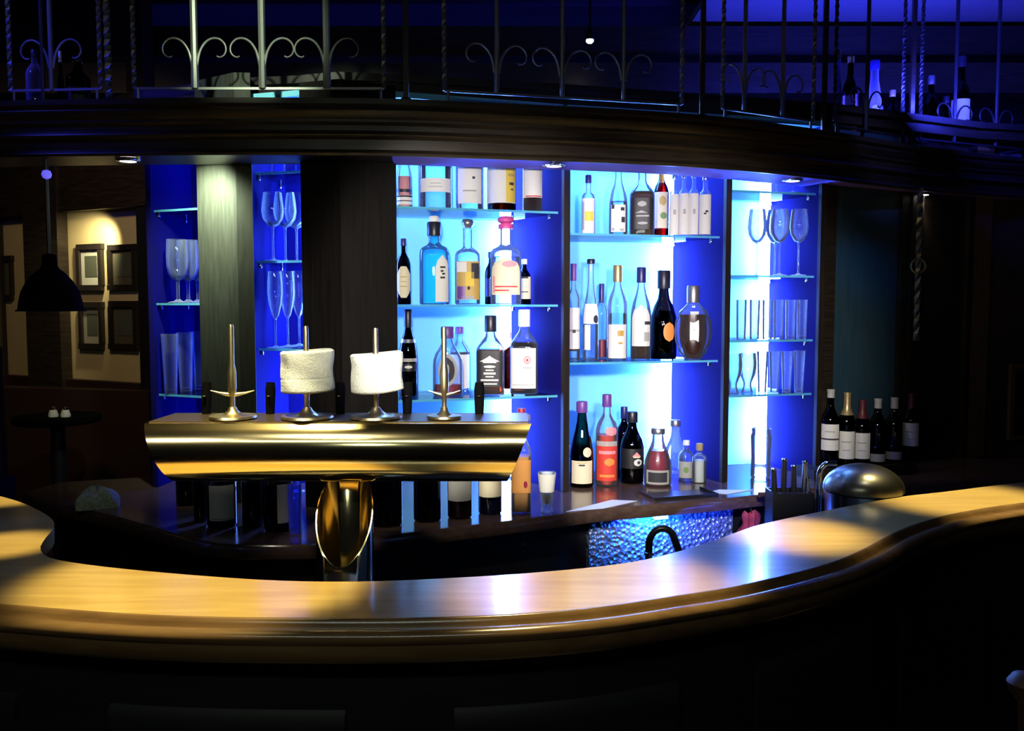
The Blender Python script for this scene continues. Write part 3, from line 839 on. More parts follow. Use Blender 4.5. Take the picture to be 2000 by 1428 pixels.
# ================================================================== brass tap fixture
Yc = 2.06
fx = PY(663, 880, 2.0).x
font = thing('beer_font', 'polished brass beer tap fixture with a horizontal beam on one column', 'tap', (fx, Yc, UND_Z))
zt = 1.386
def beam_prof():
    pts = [(0.10, zt - 0.004), (0.095, zt), (-0.070, zt), (-0.075, zt - 0.001)]
    for k in range(0, 25):
        a = R(50 - k * 9.2)
        pts.append((-0.022 - 0.084 * math.cos(a), zt - 0.062 + 0.078 * math.sin(a)))
    pts += [(0.09, zt - 0.09), (0.10, zt - 0.05)]
    return pts
bpf = beam_prof()
mb = MB(); n = len(bpf); xs = [-1.0, -0.6, -0.2, 0.2, 0.6, 1.0]
vs = []; fs = []
for x in xs:
    for (y, z) in bpf:
        hl = 0.432 - (zt - z) * 0.40
        vs.append((x * hl, y, z - UND_Z))
for i in range(len(xs) - 1):
    for k in range(n):
        j = (k + 1) % n
        fs.append((i * n + k, i * n + j, (i + 1) * n + j, (i + 1) * n + k))
fs += [tuple(range(n))[::-1], tuple((len(xs) - 1) * n + k for k in range(n))]
mb.add(vs, fs)
obj('beam', mb, M['brass'], font, smooth=30)
obj('top_plate', MB().box((0, 0.014, zt - UND_Z + 0.0012), (0.85, 0.160, 0.003)), M['brass_dark'], font)
# hollow column cut on the slant
ro, ri = 0.066, 0.0632
cy = -0.01
vs = []; fs = []; S = 56
zfront, zback = 1.045 - UND_Z + 0.005, 1.262 - UND_Z
def zcut(y): return zfront + (zback - zfront) * ((y + ro) / (2 * ro)) ** 0.85
for k in range(S):
    a = 2 * PI * k / S
    for r in (ro, ri):
        y = r * math.sin(a)
        vs += [(r * math.cos(a), y + cy, 0.0), (r * math.cos(a), y + cy, zcut(max(y, -ro)))]
for k in range(S):
    j = (k + 1) % S; o, p = 4 * k, 4 * j
    fs += [(o, p, p + 1, o + 1), (o + 2, o + 3, p + 3, p + 2), (o + 1, p + 1, p + 3, o + 3)]
obj('column', MB().add(vs, fs), M['brass'], font, smooth=40)
obj('base_flange', MB().lathe([(ro, 0.0), (0.10, 0.0), (0.10, 0.008), (0.075, 0.02), (ro, 0.024)], 36, c=(0, cy, 0)), M['brass'], font)
TAPX = []
for i, (px, rb, topy, wide) in enumerate([(455, 0.054, 634, 0.05), (600, 0.060, 637, 0.0), (735, 0.059, 641, 0.0), (868, 0.040, 639, 0.036)]):
    q = PY(px, 822, Yc - 0.02); x = q.x - fx; TAPX.append(q.x)
    h = PY(px, topy, Yc - 0.02).z - zt
    lb = ['bare tap at the left end of the beam', 'tap whose handle wears the left white cover', 'tap whose handle wears the right white cover', 'bare tap at the right end of the beam'][i]
    tp = obj('tap_handle', MB().lathe([(0, 0.002), (0.008, 0.002), (0.009, 0.012), (0.0058, 0.02), (0.0056, 0.055), (0.009, 0.062), (0.010, 0.075), (0.0095, 0.11), (0.0062, 0.13), (0.0060, h - 0.006), (0.0045, h), (0, h)], 16, c=(x, -0.02, zt - UND_Z)), M['brass_satin'], font, label=lb)
    obj('base_plate', MB().lathe([(0, 0.003), (rb * 0.9, 0.003), (rb, 0.006), (rb * 0.97, 0.011), (rb * 0.80, 0.010), (rb * 0.45, 0.012), (rb * 0.22, 0.022), (0.0085, 0.03), (0.0, 0.032)], 40, c=(x, -0.02, zt - UND_Z)), M['brass_satin'], tp)
    if wide:
        pts = [(x + wide * s, -0.02, zt - UND_Z + 0.058 + 0.010 * abs(s) ** 1.5) for s in (-1, -0.6, -0.2, 0.2, 0.6, 1)]
        obj('crossbar', MB().tube(pts, [0.001, 0.0025, 0.005, 0.005, 0.0025, 0.001], 10), M['brass_satin'], tp)
for i, px in enumerate((402, 527, 664, 795, 936)):
    q = PY(px, 770, Yc + 0.075); x = q.x - fx
    lv = obj('lever', MB().tube([(x, 0.075, zt - UND_Z - 0.005), (x, 0.078, zt - UND_Z + 0.03), (x, 0.082, zt - UND_Z + 0.06), (x, 0.084, zt - UND_Z + 0.078)], [0.010, 0.0115, 0.0125, 0.010], 12), M['black_matt'], font)
    obj('pivot', MB().lathe([(0, 0), (0.004, 0.001), (0.0045, 0.003), (0, 0.005)], 10, c=(x, 0.063, zt - UND_Z + 0.045)), M['chrome'], lv)
# white knitted covers over two tap handles
for i, (px, x0, x1, y0, y1, lab) in enumerate([(600, 549, 651, 684, 766, 'white terry cover over the second tap handle from the left'),
                                              (736, 686, 786, 689, 766, 'white terry cover over the third tap handle from the left')]):
    Yq = Yc - 0.02
    zb, z1 = PY(px, y1, Yq).z, PY(px, y0, Yq).z
    xm = (PY(x0, 720, Yq).x + PY(x1, 720, Yq).x) / 2; rr = (PY(x1, 720, Yq).x - PY(x0, 720, Yq).x) / 2
    h = z1 - zb
    mb = MB(); seg = 96; rows = 44; vs = []; fs = []
    rng = random.Random(i)
    prof = []
    for k in range(rows + 1):
        tt = k / rows
        e = min(tt, 1 - tt)
        base = rr * (1.0 - 0.10 * max(0, 1 - e / 0.05) ** 2) * (0.985 + 0.015 * math.cos(tt * 2 * PI * 1.0))
        if i == 0 and 0.33 < tt < 0.36: base *= 0.985
        prof.append((base, zb + tt * h))
    hx = TAPX[1 + i] - xm
    for k, (b, z) in enumerate(prof):
        for a in range(seg):
            an = 2 * PI * a / seg
            r = b + (0.0014 if (a + k) % 2 else -0.0008) + 0.0012 * math.sin(an * 3 + k * 0.2 + i)
            vs.append((r * math.cos(an), r * math.sin(an) * 0.8, z + 0.0010 * math.sin(an * 2 + i) - zb + (0.004 * math.cos(an) if i else 0.003 * math.cos(an))))
    for k in range(rows):
        for a in range(seg):
            b = (a + 1) % seg
            fs.append((k * seg + a, k * seg + b, (k + 1) * seg + b, (k + 1) * seg + a))
    # open ends: rims folding in towards the handle
    nb = len(vs)
    for zz, sc_ in ((0.004, 0.14), (h - 0.004, 0.14)):
        for a in range(seg):
            an = 2 * PI * a / seg
            vs.append((hx + 0.0085 * math.cos(an), 0.0085 * math.sin(an), zz))
    for a in range(seg):
        b = (a + 1) % seg
        fs.append((a, nb + a, nb + b, b)); fs.append((rows * seg + a, rows * seg + b, nb + seg + b, nb + seg + a))
    mb.add(vs, fs)
    o = obj('tap_cover', mb, M['knit'])
    o.location = (xm, Yq, zb)
    tag(o, lab, 'cover', 'white covers on the tap handles')


# ================================================================== iron railing on the canopy
def rail_pt(px, py=150, off=0.03):
    key = round(off, 3)
    if key not in CANIN:
        out = []
        for i in range(len(CAN)):
            a, b = CAN[max(i - 1, 0)], CAN[min(i + 1, len(CAN) - 1)]
            d = (b - a).normalized()
            out.append(Vector((CAN[i].x - d.y * off, CAN[i].y + d.x * off)))
        CANIN[key] = out
    return on_curve(px, py, CANIN[key])


RAIL_TOP = 3.05
def scroll(x, z, s, side):
    """C-scroll springing from a bar at local (x, z), curling over outwards"""
    pts = []; rs = []
    ctr = [(0.0, 0.0), (0.006, 0.03), (0.014, 0.055), (0.030, 0.078), (0.052, 0.090), (0.075, 0.088), (0.092, 0.072), (0.096, 0.052), (0.088, 0.036), (0.074, 0.030), (0.066, 0.034)]
    P = [Vector((a, b, 0)) for a, b in ctr]
    for c in curve_pts([(a, b) for a, b in ctr], 34):
        pts.append((x + side * (0.007 + c.x * s), 0.0, z + c.y * s))
    n = len(pts)
    rs = [0.0048 - 0.0022 * (k / (n - 1)) for k in range(n)]
    return pts, rs


def railing(px0, px1, bars, label, m, scrolls=True, zlow=0.048, scroll_px=None):
    A, B = rail_pt(px0), rail_pt(px1)
    d = (B - A); L = d.length; d.normalize()
    rz = math.atan2(d.y, d.x)
    t = thing('iron_railing', label, 'railing', (A.x, A.y, CAN_T), rz, 'iron railing panels on the canopy')
    H = RAIL_TOP - CAN_T
    f = MB()
    obj('bottom_rail', f.tube([(0, 0, zlow), (L, 0, zlow)], 0.0055, 4, True, True), m, t)
    obj('top_rail', MB().tube([(0, 0, H), (L, 0, H)], 0.008, 4, True, True), m, t)
    n = 40
    for x in (0.0, L):
        obj('twisted_upright', MB().tube([(x, 0, zlow + (H - zlow) * k / n) for k in range(n + 1)], 0.0085, 4, True, True, 55), m, t)
    for x in (0.012, L - 0.012):
        obj('foot', MB().tube([(x, 0, 0), (x, 0, zlow)], 0.005, 8), m, t)
    for px in bars:
        q = on_line(px, 120, A, B)
        x = (q - A).length
        b = obj('baluster', MB().tube([(x, 0, zlow), (x, 0, 0.16), (x, 0, H)], [0.0135 if m is M['iron'] else 0.0085, 0.0115 if m is M['iron'] else 0.0080, 0.0130 if m is M['iron'] else 0.0080], 8), m, t)
        if scrolls:
            for sd in (-1, 1):
                pts, rs = scroll(x, 0.118, 1.0, sd)
                obj('scroll', MB().tube(pts, rs, 8), m, b)
    return t


railing(20, 196, [100], 'iron railing panel above the pendant lamp, left of the bright scrolled panel', M['iron_mid'])
railing(262, 750, [380, 512, 638], 'brightly lit iron railing panel with three pairs of scrolls above the dark posts', M['iron'])
railing(868, 1332, [970, 1098, 1218], 'dark iron railing panel above the two cyan bottle bays', M['iron_mid'])
railing(1412, 1590, [1455, 1530], 'dark iron railing panel above the stemware bay', M['iron_mid'])
railing(1632, 1765, [1695], 'narrow dark iron railing panel in front of the pale lilac bottle', M['iron_dark'])
railing(1800, 2060, [1868, 1950], 'dark iron railing panel in front of the glass dome at the right', M['iron_dark'])
for px, lab in ((212, 'slim twisted iron post between the two left railing panels'), (793, 'slim dark post right of the brightly lit railing panel'),
                (1372, 'slim dark post right of the long dark railing panel'), (1611, 'slim dark post left of the narrow railing panel'), (1783, 'slim dark post right of the narrow railing panel')):
    q = rail_pt(px)
    t = thing('railing_post', lab, 'post', (q.x, q.y, CAN_T), 0, 'posts of the canopy railing')
    H = RAIL_TOP - CAN_T
    obj('shaft', MB().tube([(0, 0, H * k / 40) for k in range(41)], 0.012, 4, True, True, 40 if px == 212 else 0), M['iron'] if px == 212 else M['wood_dark'], t)
    obj('collar', MB().lathe([(0.0, 0.001), (0.022, 0.001), (0.022, 0.012), (0.014, 0.02), (0, 0.021)], 14), M['iron_dark'], t)
# small ceiling spot seen through the railing
q = PY(1152, 82, 3.9)
t = thing('ceiling_spotlight', 'tiny lit spotlight high behind the long dark railing panel', 'light', (q.x, q.y, q.z))
obj('lens', MB().lathe([(0, -0.004), (0.010, -0.004), (0.016, 0.002), (0.016, 0.006), (0, 0.008)], 16), M['lamp_on'], t)
obj('housing', MB().lathe([(0, 0.009), (0.018, 0.009), (0.02, 0.03), (0.01, 0.06), (0, 0.06)], 16), M['black'], t)
obj('stem', MB().tube([(0, 0, 0.06), (0, 0, 3.2 - q.z)], 0.006, 8), M['black'], t)
# dark roof beams behind the railing
for k, (px, Y, z, lab) in enumerate(((1330, 4.4, 2.72, 'dark beam across the room behind the canopy'), (560, 4.6, 2.95, 'second dark beam higher behind the canopy'))):
    t = obj('ceiling_beam', MB().box((0.2, Y, z), (7.2, 0.16, 0.14)), M['wood_dark'])
    tag(t, lab, 'beam')
area('blue_uplight', (1.6, 3.75, 2.5), (1.7, 4.6, 3.1), 28, BLUE, 1.2, 0.05)
area('blue_uplight', (-1.6, 3.25, 2.32), (-1.7, 4.2, 2.9), 1.6, BLUE, 0.8, 0.05)
area('blue_wall_wash', (0.2, 4.6, 2.5), (0.2, 6.15, 3.0), 9, BLUE, 5.0, 0.1)
spot('blue_rail_lamp', (-2.0, 2.5, 2.9), (-1.55, 2.95, 2.48), 22, (0.06, 0.06, 1.0), 40, 0.9)
spot('blue_rail_lamp', (0.2, 2.2, 3.0), (0.35, 3.05, 2.5), 5, (0.08, 0.07, 1.0), 50, 1.0)
spot('blue_rail_lamp', (1.2, 2.5, 3.0), (1.05, 3.25, 2.5), 8, (0.08, 0.07, 1.0), 45, 1.0)
spot('blue_ledge_lamp', (1.25, 2.7, 2.85), (1.42, 3.5, 2.42), 60, (0.22, 0.25, 1.0), 20, 0.9)
spot('blue_ledge_lamp', (1.95, 2.5, 2.95), (2.02, 3.78, 2.50), 60, (0.22, 0.22, 1.0), 15, 0.9)

# ================================================================== bottles
STY = {
    'round': [(0.0, 0.0), (0.90, 0.0), (1.0, 0.018), (1.0, 0.58), (0.97, 0.63), (0.80, 0.70), (0.50, 0.76), (0.36, 0.80), (0.33, 0.86), (0.33, 0.985), (0.36, 0.985), (0.36, 1.0)],
    'vodka': [(0.0, 0.0), (0.92, 0.0), (1.0, 0.015), (1.0, 0.60), (0.98, 0.655), (0.85, 0.695), (0.50, 0.73), (0.37, 0.76), (0.36, 0.985), (0.40, 0.985), (0.40, 1.0)],
    'wine': [(0.0, 0.0), (0.92, 0.0), (1.0, 0.015), (1.0, 0.56), (0.96, 0.62), (0.78, 0.69), (0.52, 0.75), (0.39, 0.80), (0.36, 0.97), (0.40, 0.975), (0.40, 1.0)],
    'tall': [(0.0, 0.0), (0.90, 0.0), (1.0, 0.012), (1.0, 0.42), (0.92, 0.50), (0.70, 0.60), (0.48, 0.70), (0.38, 0.80), (0.36, 0.985), (0.42, 0.985), (0.42, 1.0)],
    'square': [(0.0, 0.0), (0.96, 0.0), (1.0, 0.015), (1.0, 0.55), (0.96, 0.60), (0.66, 0.68), (0.40, 0.74), (0.33, 0.79), (0.32, 0.985), (0.36, 0.985), (0.36, 1.0)],
    'slope': [(0.0, 0.0), (0.92, 0.0), (1.0, 0.02), (1.0, 0.33), (0.96, 0.42), (0.80, 0.55), (0.58, 0.68), (0.44, 0.78), (0.40, 0.86), (0.39, 0.985), (0.42, 0.985), (0.42, 1.0)],
    'cream': [(0.0, 0.0), (0.92, 0.0), (1.0, 0.02), (1.0, 0.42), (0.97, 0.52), (0.82, 0.62), (0.52, 0.72), (0.38, 0.79), (0.34, 0.86), (0.34, 0.985), (0.38, 0.985), (0.38, 1.0)],
    'cognac': [(0.0, 0.0), (0.93, 0.0), (1.0, 0.03), (1.0, 0.36), (0.95, 0.48), (0.72, 0.60), (0.46, 0.68), (0.37, 0.76), (0.34, 0.985), (0.40, 0.985), (0.40, 1.0)],
    'flask': [(0.0, 0.0), (0.40, 0.0), (0.46, 0.02), (0.72, 0.10), (0.95, 0.26), (1.0, 0.40), (0.94, 0.54), (0.74, 0.66), (0.42, 0.74), (0.27, 0.79), (0.26, 0.97), (0.34, 0.975), (0.34, 1.0)],
}


def prof_at(pr, z):
    for (r0, z0), (r1, z1) in zip(pr, pr[1:]):
        if z0 <= z <= z1 and z1 > z0:
            return r0 + (r1 - r0) * (z - z0) / (z1 - z0)
    return pr[-1][0]


def smooth_prof(pr):
    out = [pr[0]]
    for a, b in zip(pr, pr[1:]):
        if abs(b[1] - a[1]) > 0.12:
            out.append(((a[0] + b[0]) / 2, (a[1] + b[1]) / 2))
        out.append(b)
    return out


def bottle(x, y, z, h, r, style='round', gm='g_clear', cap=None, liquid=None, labels=(), rz=0.0, label='', name='liquor_bottle', group='bottles of the back bar', sq=None, dy=1.0, capl=0.10, capr=1.18, stopper=None, foil=None, lsc=0.90):
    t = thing(name, label, 'bottle', (x, y, z + 0.0008), rz, group)
    pr = STY[style]
    if sq is None: sq = 6.0 if style == 'square' else 2.0

    def sect(a, rr):
        k = min(max((rr / r - 0.42) / 0.4, 0), 1)
        n = 2 + (sq - 2) * k
        c, s_ = abs(math.cos(a)), abs(math.sin(a)) / (1.0 + (dy - 1.0) * k)
        return (c ** n + s_ ** n) ** (-1.0 / n)

    seg = 40 if sq > 2 else 28
    obj('glass_body', MB().lathe([(a * r, b * h) for a, b in smooth_prof(pr)], seg, sect), M[gm], t)
    if liquid:
        lm, lev = liquid
        lp = [(0.0, 0.012)] + [(a * lsc, max(b, 0.012)) for a, b in pr[1:] if 0 < a and b < lev]
        lp += [(prof_at(pr, lev) * 0.88, lev), (0.0, lev)]
        obj('liquid', MB().lathe([(a * r, b * h) for a, b in lp], seg, sect), M[lm], t)
    for L in labels:
        lm = L.get('mat', 'paper'); z0, z1 = L['z']; half = R(L.get('a', 62)); mid = R(L.get('mid', 0)) - PI / 2
        shape = L.get('shape', 'rect')

        def wid(v):
            if shape == 'ell': return max(math.sqrt(max(1 - (2 * v - 1) ** 2, 0)), 0.02)
            if shape == 'oct': return min(1.0, 0.35 + 2.6 * min(v, 1 - v))
            if shape == 'arch': return 1.0 if v < 0.62 else max(math.sqrt(max(1 - ((v - 0.62) / 0.38) ** 2, 0)), 0.03)
            return 1.0

        def patch(u0, u1, v0, v1, off, wf, nu=10, nv=8, thick=0.0005):
            vs = []; fs = []
            for lay in (0, 1):
                for j in range(nv + 1):
                    v = v0 + (v1 - v0) * j / nv
                    zz = z0 + (z1 - z0) * v
                    w = wf((j / nv)) if wf else 1.0
                    for i in range(nu + 1):
                        u = (u0 + u1) / 2 + (u1 - u0) / 2 * w * (2 * i / nu - 1)
                        a = mid + half * u
                        rr = prof_at(pr, zz) * r
                        k = rr * sect(a, rr) + off + lay * thick
                        vs.append((k * math.cos(a), k * math.sin(a), zz * h))
            n = (nu + 1) * (nv + 1)
            for j in range(nv):
                for i in range(nu):
                    o = j * (nu + 1) + i
                    fs.append((n + o, n + o + 1, n + o + nu + 2, n + o + nu + 1)); fs.append((o, o + nu + 1, o + nu + 2, o + 1))
            return vs, fs
        vs, fs = patch(-1, 1, 0, 1, 0.0004, wid)
        lo = obj(L.get('name', 'label'), MB().add(vs, fs), M[lm], t)
        groups = {}
        for mk in L.get('marks', ()):
            groups.setdefault(mk[4], []).append(mk)
        for mm, lst in groups.items():
            mb = MB()
            for mk in lst:
                wf = None
                if len(mk) > 5 and mk[5] == 'ell':
                    wf = lambda v: max(math.sqrt(max(1 - (2 * v - 1) ** 2, 0)), 0.02)
                if len(mk) > 5 and mk[5] == 'up':
                    wf = lambda v: max(1.0 - v, 0.03)
                vs, fs = patch(mk[0], mk[1], mk[2], mk[3], 0.0011, wf, 6, 6, 0.0004)
                mb.add(vs, fs)
            obj('label_print', mb, M[mm], lo)
    nr = pr[-1][0] * r
    if foil:
        fm, z0 = foil
        fp = [(prof_at(pr, z0 + (1 - z0) * k / 6.0) * r + 0.0012, (z0 + (1 - z0) * k / 6.0) * h) for k in range(7)]
        obj('capsule', MB().lathe(fp + [(nr + 0.0012, h + 0.002), (0, h + 0.002)], 20), M[fm], t)
    elif cap:
        c0 = h * (1 - capl)
        cr_ = nr * capr
        obj('cap', MB().lathe([(0, c0), (cr_, c0), (cr_ * 1.02, c0 + 0.002), (cr_ * 1.02, h * 0.996), (cr_ * 0.92, h + 0.003), (0, h + 0.003)], 22), M[cap], t)
    if stopper:
        sm, sr, sh = stopper
        obj('stopper', MB().lathe([(0, h), (nr * 0.8, h), (nr * 0.85, h + sh * 0.15), (sr, h + sh * 0.35), (sr * 1.05, h + sh * 0.6), (sr * 0.8, h + sh * 0.9), (0, h + sh)], 22), M[sm], t)
    return t


def shelf_bottle(key, idx, v, px, w, top, base_label, h=None, **kw):
    z = SHELVES[(key, idx)]
    q = bay_pt(key, px, v, 620)
    if h is None:
        d = ray(px, top); h = EYE + d.z * (q.y / d.y) - z
        h -= kw.pop('extra', 0.0)
    r = w / 2.0 * q.y / FPX
    rz = math.atan2(q.x, q.y) * -1.0 + R(kw.pop('turn', 0))
    return bottle(q.x, q.y, z, h, r, rz=rz, label=base_label, **kw)


def lines(n, m, u=0.6, v0=0.2, v1=0.7, th=0.035):
    return [(-u * (1 - 0.25 * (k % 2)), u * (1 - 0.25 * (k % 2)), v0 + (v1 - v0) * k / max(n - 1, 1), v0 + (v1 - v0) * k / max(n - 1, 1) + th, m) for k in range(n)]


SB = shelf_bottle
G1 = 'bottles on the top shelf of the first lit bay'
# --- bay one, top shelf (necks hidden behind the canopy)
SB('one', 1, 0.55, 792, 30, 0, 'pale pink banded bottle, left end of the top shelf next to the wide post', h=0.28, style='tall', gm='g_white', liquid=('paper_pink', 0.45), group=G1, cap='cap_pink',
   labels=[dict(z=(0.08, 0.20), mat='paper', a=70, marks=[(-1, 1, 0.80, 0.98, 'ink'), (-1, 1, 0.35, 0.45, 'ink')]), dict(z=(0.24, 0.28), mat='paper_black', a=70)])
SB('one', 1, 0.50, 852, 66, 0, 'large clear bottle with a wide white label band on the top shelf', h=0.29, style='vodka', gm='g_white', liquid=('liq_clear', 0.6), group=G1, cap='cap_white',
   labels=[dict(z=(0.23, 0.40), mat='paper', a=58, marks=lines(2, 'paper_grey', 0.4, 0.35, 0.6, 0.05))])
SB('one', 1, 0.48, 918, 54, 0, 'clear bottle with a tall frosted white label beside the yellow-labelled bottle', h=0.30, style='vodka', gm='g_white', liquid=('liq_clear', 0.6), group=G1, cap='cap_white',
   labels=[dict(z=(0.10, 0.58), mat='paper', a=55, marks=[(0.2, 0.4, 0.62, 0.68, 'ink'), (-0.5, 0.5, 0.3, 0.34, 'paper_grey')])])
SB('one', 1, 0.45, 980, 56, 0, 'bottle with a big yellow label and dark spirit on the top shelf', h=0.29, style='round', gm='g_amber', liquid=('liq_dark', 0.6), group=G1, cap='cap_gold',
   labels=[dict(z=(0.12, 0.575), mat='paper', a=68, marks=[(0.25, 1.0, 0.02, 0.98, 'paper_yellow'), (0.45, 0.8, 0.50, 0.58, 'ink'), (0.55, 0.75, 0.36, 0.40, 'ink'), (0.4, 0.9, 0.75, 0.82, 'paper_gold')])])
SB('one', 1, 0.25, 1040, 38, 0, 'slim bottle with a white label and red spirit, right end of the top shelf', h=0.29, style='round', gm='g_clear', liquid=('liq_red', 0.55), group=G1, cap='cap_white',
   labels=[dict(z=(0.18, 0.56), mat='paper', a=70, marks=[(-0.6, 0.8, 0.02, 0.06, 'ink_red')])])
G2 = 'bottles on the middle shelf of the first lit bay'
SB('one', 2, 0.55, 789, 28, 468, 'black bottle with a cream eight-sided label, half hidden by the wide post', style='round', gm='g_dark', cap='cap_blue', group=G2,
   labels=[dict(z=(0.10, 0.88 * 0.66), mat='paper_cream', a=62, shape='oct', marks=lines(3, 'paper_gold', 0.4, 0.35, 0.65, 0.03))])
SB('one', 2, 0.45, 849, 58, 436, 'blue gin bottle with a tall white side label and dark lettering', style='vodka', gm='g_blue', cap='cap_black', capl=0.16, group=G2, stopper=('cap_white', 0.019, 0.028), sq=3.0,
   labels=[dict(z=(0.03, 0.60), mat='paper', a=26, mid=30, shape='arch', marks=[(-0.35, 0.35, 0.72, 0.76, 'ink'), (-0.3, 0.1, 0.64, 0.68, 'ink'), (-0.1, 0.3, 0.58, 0.62, 'ink'), (-0.35, 0.3, 0.50, 0.54, 'ink')])])
SB('one', 2, 0.42, 914, 50, 446, 'clear bottle with a round glass stopper and a golden picture label', style='vodka', gm='g_white', liquid=('liq_clear', 0.5), group=G2, stopper=('cap_silver', 0.023, 0.035), sq=3.2,
   labels=[dict(z=(0.06, 0.56), mat='paper_gold', a=50, marks=[(-0.9, -0.2, 0.02, 0.35, 'cap_purple'), (-0.2, 0.5, 0.35, 0.72, 'paper_yellow'), (0.3, 0.95, 0.55, 0.95, 'ink'), (-0.9, -0.1, 0.72, 0.98, 'paper'), (-0.05, 0.2, 0.25, 0.36, 'ink', 'ell'), (-0.5, 0.5, 0.0, 0.10, 'paper_grey')])])
SB('one', 2, 0.26, 988, 60, 440, 'clear tequila bottle wearing a pink hat cap and a cream label', style='vodka', gm='g_white', liquid=('liq_clear', 0.6), group=G2, cap='cap_pink', capl=0.05, sq=2.6, stopper=('cap_pink', 0.030, 0.034),
   labels=[dict(z=(0.12, 0.58), mat='paper_cream', a=56, shape='arch', marks=[(-0.25, 0.7, 0.74, 0.92, 'paper_pink', 'ell'), (-0.85, -0.70, 0.05, 0.5, 'paper_pink'), (-0.7, 0.75, 0.20, 0.24, 'ink_red'), (-0.7, 0.2, 0.10, 0.14, 'ink_red')])])
SB('one', 2, 0.52, 1024, 26, 508, 'small black bottle with a white label behind the pink-capped bottle', style='round', gm='g_dark', cap='cap_white', group=G2,
   labels=[dict(z=(0.12, 0.62), mat='paper_cream', a=66, marks=[(-0.5, 0.5, 0.3, 0.34, 'ink'), (-0.5, 0.5, 0.92, 1.0, 'ink')])])
SB('one', 2, 0.70, 958, 22, 494, 'slim dark blue bottle between the golden label and the pink-capped bottle', style='round', gm='g_dark', cap='cap_blue', group=G2, labels=[dict(z=(0.15, 0.5), mat='cap_blue', a=60)])
G3 = 'bottles on the lowest shelf of the first lit bay'
SB('one', 3, 0.50, 797, 36, 606, 'black bottle with two thin pale label bands beside the wide dark post', style='cream', gm='g_dark', cap='cap_black', capl=0.2, group=G3,
   labels=[dict(z=(0.40, 0.44), mat='paper_grey', a=64, name='label_band'), dict(z=(0.29, 0.38), mat='paper_black', a=60, marks=[(-0.4, 0.4, 0.35, 0.75, 'ink_white', 'ell')]), dict(z=(0.62, 0.66), mat='cap_silver', a=80, name='neck_ring')])
SB('one', 3, 0.40, 874, 58, 640, 'liqueur bottle with a large round ringed label behind the right-hand tap', style='cream', gm='g_clear', liquid=('liq_magenta', 0.16), cap='cap_purple', capl=0.16, group=G3, dy=0.6, sq=2.3,
   labels=[dict(z=(0.13, 0.62), mat='paper_grey', a=52, shape='ell', marks=[(-0.75, 0.75, 0.12, 0.88, 'ink', 'ell')]), dict(z=(0.22, 0.53), mat='paper', a=30, shape='ell', marks=[(-0.3, 0.3, 0.3, 0.8, 'paper_grey', 'ell')])])
SB('one', 3, 0.80, 898, 40, 640, 'bottle with a white label standing behind the round-label bottle', style='round', gm='g_clear', cap='cap_purple', group=G3,
   labels=[dict(z=(0.05, 0.62), mat='paper', a=66, marks=[(-1, 1, 0.93, 1.0, 'ink')])])
SB('one', 3, 0.36, 958, 54, 618, 'square whiskey bottle with a black label and white scrollwork', style='square', gm='g_clear', liquid=('liq_amber', 0.58), cap='cap_black', capl=0.20, group=G3, turn=-4,
   labels=[dict(z=(0.11, 0.565), mat='paper_black', a=46, marks=[(-0.80, 0.80, 0.70, 0.86, 'ink_white', 'up'), (-0.55, 0.55, 0.66, 0.72, 'ink_white'), (-0.5, 0.5, 0.52, 0.60, 'ink_white', 'ell'), (-0.35, 0.35, 0.44, 0.48, 'ink_white'), (-0.5, 0.5, 0.34, 0.40, 'ink_white'), (-0.35, 0.35, 0.26, 0.30, 'ink_white'), (-0.7, 0.7, 0.16, 0.21, 'ink_white'), (-0.6, 0.6, 0.06, 0.10, 'ink_white')])])
SB('one', 3, 0.82, 992, 30, 650, 'crimson bottle between the black-label and the white-label whiskey', style='round', gm='g_amber', liquid=('liq_magenta', 0.8), cap='cap_red', group=G3)
SB('one', 3, 0.34, 1024, 54, 606, 'bourbon bottle with a tall white label and a small red rose emblem', style='square', gm='g_clear', liquid=('liq_amber', 0.62), cap='cap_white', capl=0.20, group=G3, sq=3.5, turn=-5,
   labels=[dict(z=(0.07, 0.55), mat='paper', a=50, marks=[(0.05, 0.60, 0.60, 0.82, 'paper_pink', 'ell'), (0.16, 0.50, 0.64, 0.78, 'paper', 'ell'), (0.24, 0.42, 0.66, 0.75, 'ink_red', 'ell'), (0.0, 0.65, 0.50, 0.53, 'paper_grey'), (-0.8, 0.8, 0.08, 0.10, 'paper_grey')])])
# --- bay one, counter
GC = 'bottles on the back counter behind the tap fixture'
def counter_bottle(px, basey, w, top, lab, **kw):
    q = PZ(px, basey, CNT_Z)
    d = ray(px, top); h = EYE + d.z * (q.y / d.y) - CNT_Z
    if 'h' in kw: h = kw.pop('h')
    return bottle(q.x, q.y, CNT_Z, h, w / 2.0 * q.y / FPX, rz=-math.atan2(q.x, q.y) + R(kw.pop('turn', 0)), label=lab, group=kw.pop('group', GC), **kw)
CB = counter_bottle
CB(1018, 1000, 40, 800, 'golden orange liqueur bottle beside the right end of the brass beam', style='square', sq=3.5, gm='g_clear', liquid=('liq_orange', 0.55), cap='cap_red', capl=0.06,
   labels=[dict(z=(0.20, 0.52), mat='liq_orange', a=52, name='label', marks=[(0.25, 0.6, 0.15, 0.38, 'cap_red', 'ell')])])
CB(957, 1002, 46, 0, 'dark bottle with a cream label under the right part of the brass beam', h=0.30, style='round', gm='g_dark', cap='cap_black', labels=[dict(z=(0.20, 0.52), mat='paper_cream', a=66)])
CB(898, 1010, 48, 0, 'dark red bottle with a grey label under the brass beam', h=0.30, style='round', gm='g_amber', liquid=('liq_magenta', 0.6), cap='cap_red', labels=[dict(z=(0.20, 0.55), mat='paper_grey', a=66)])
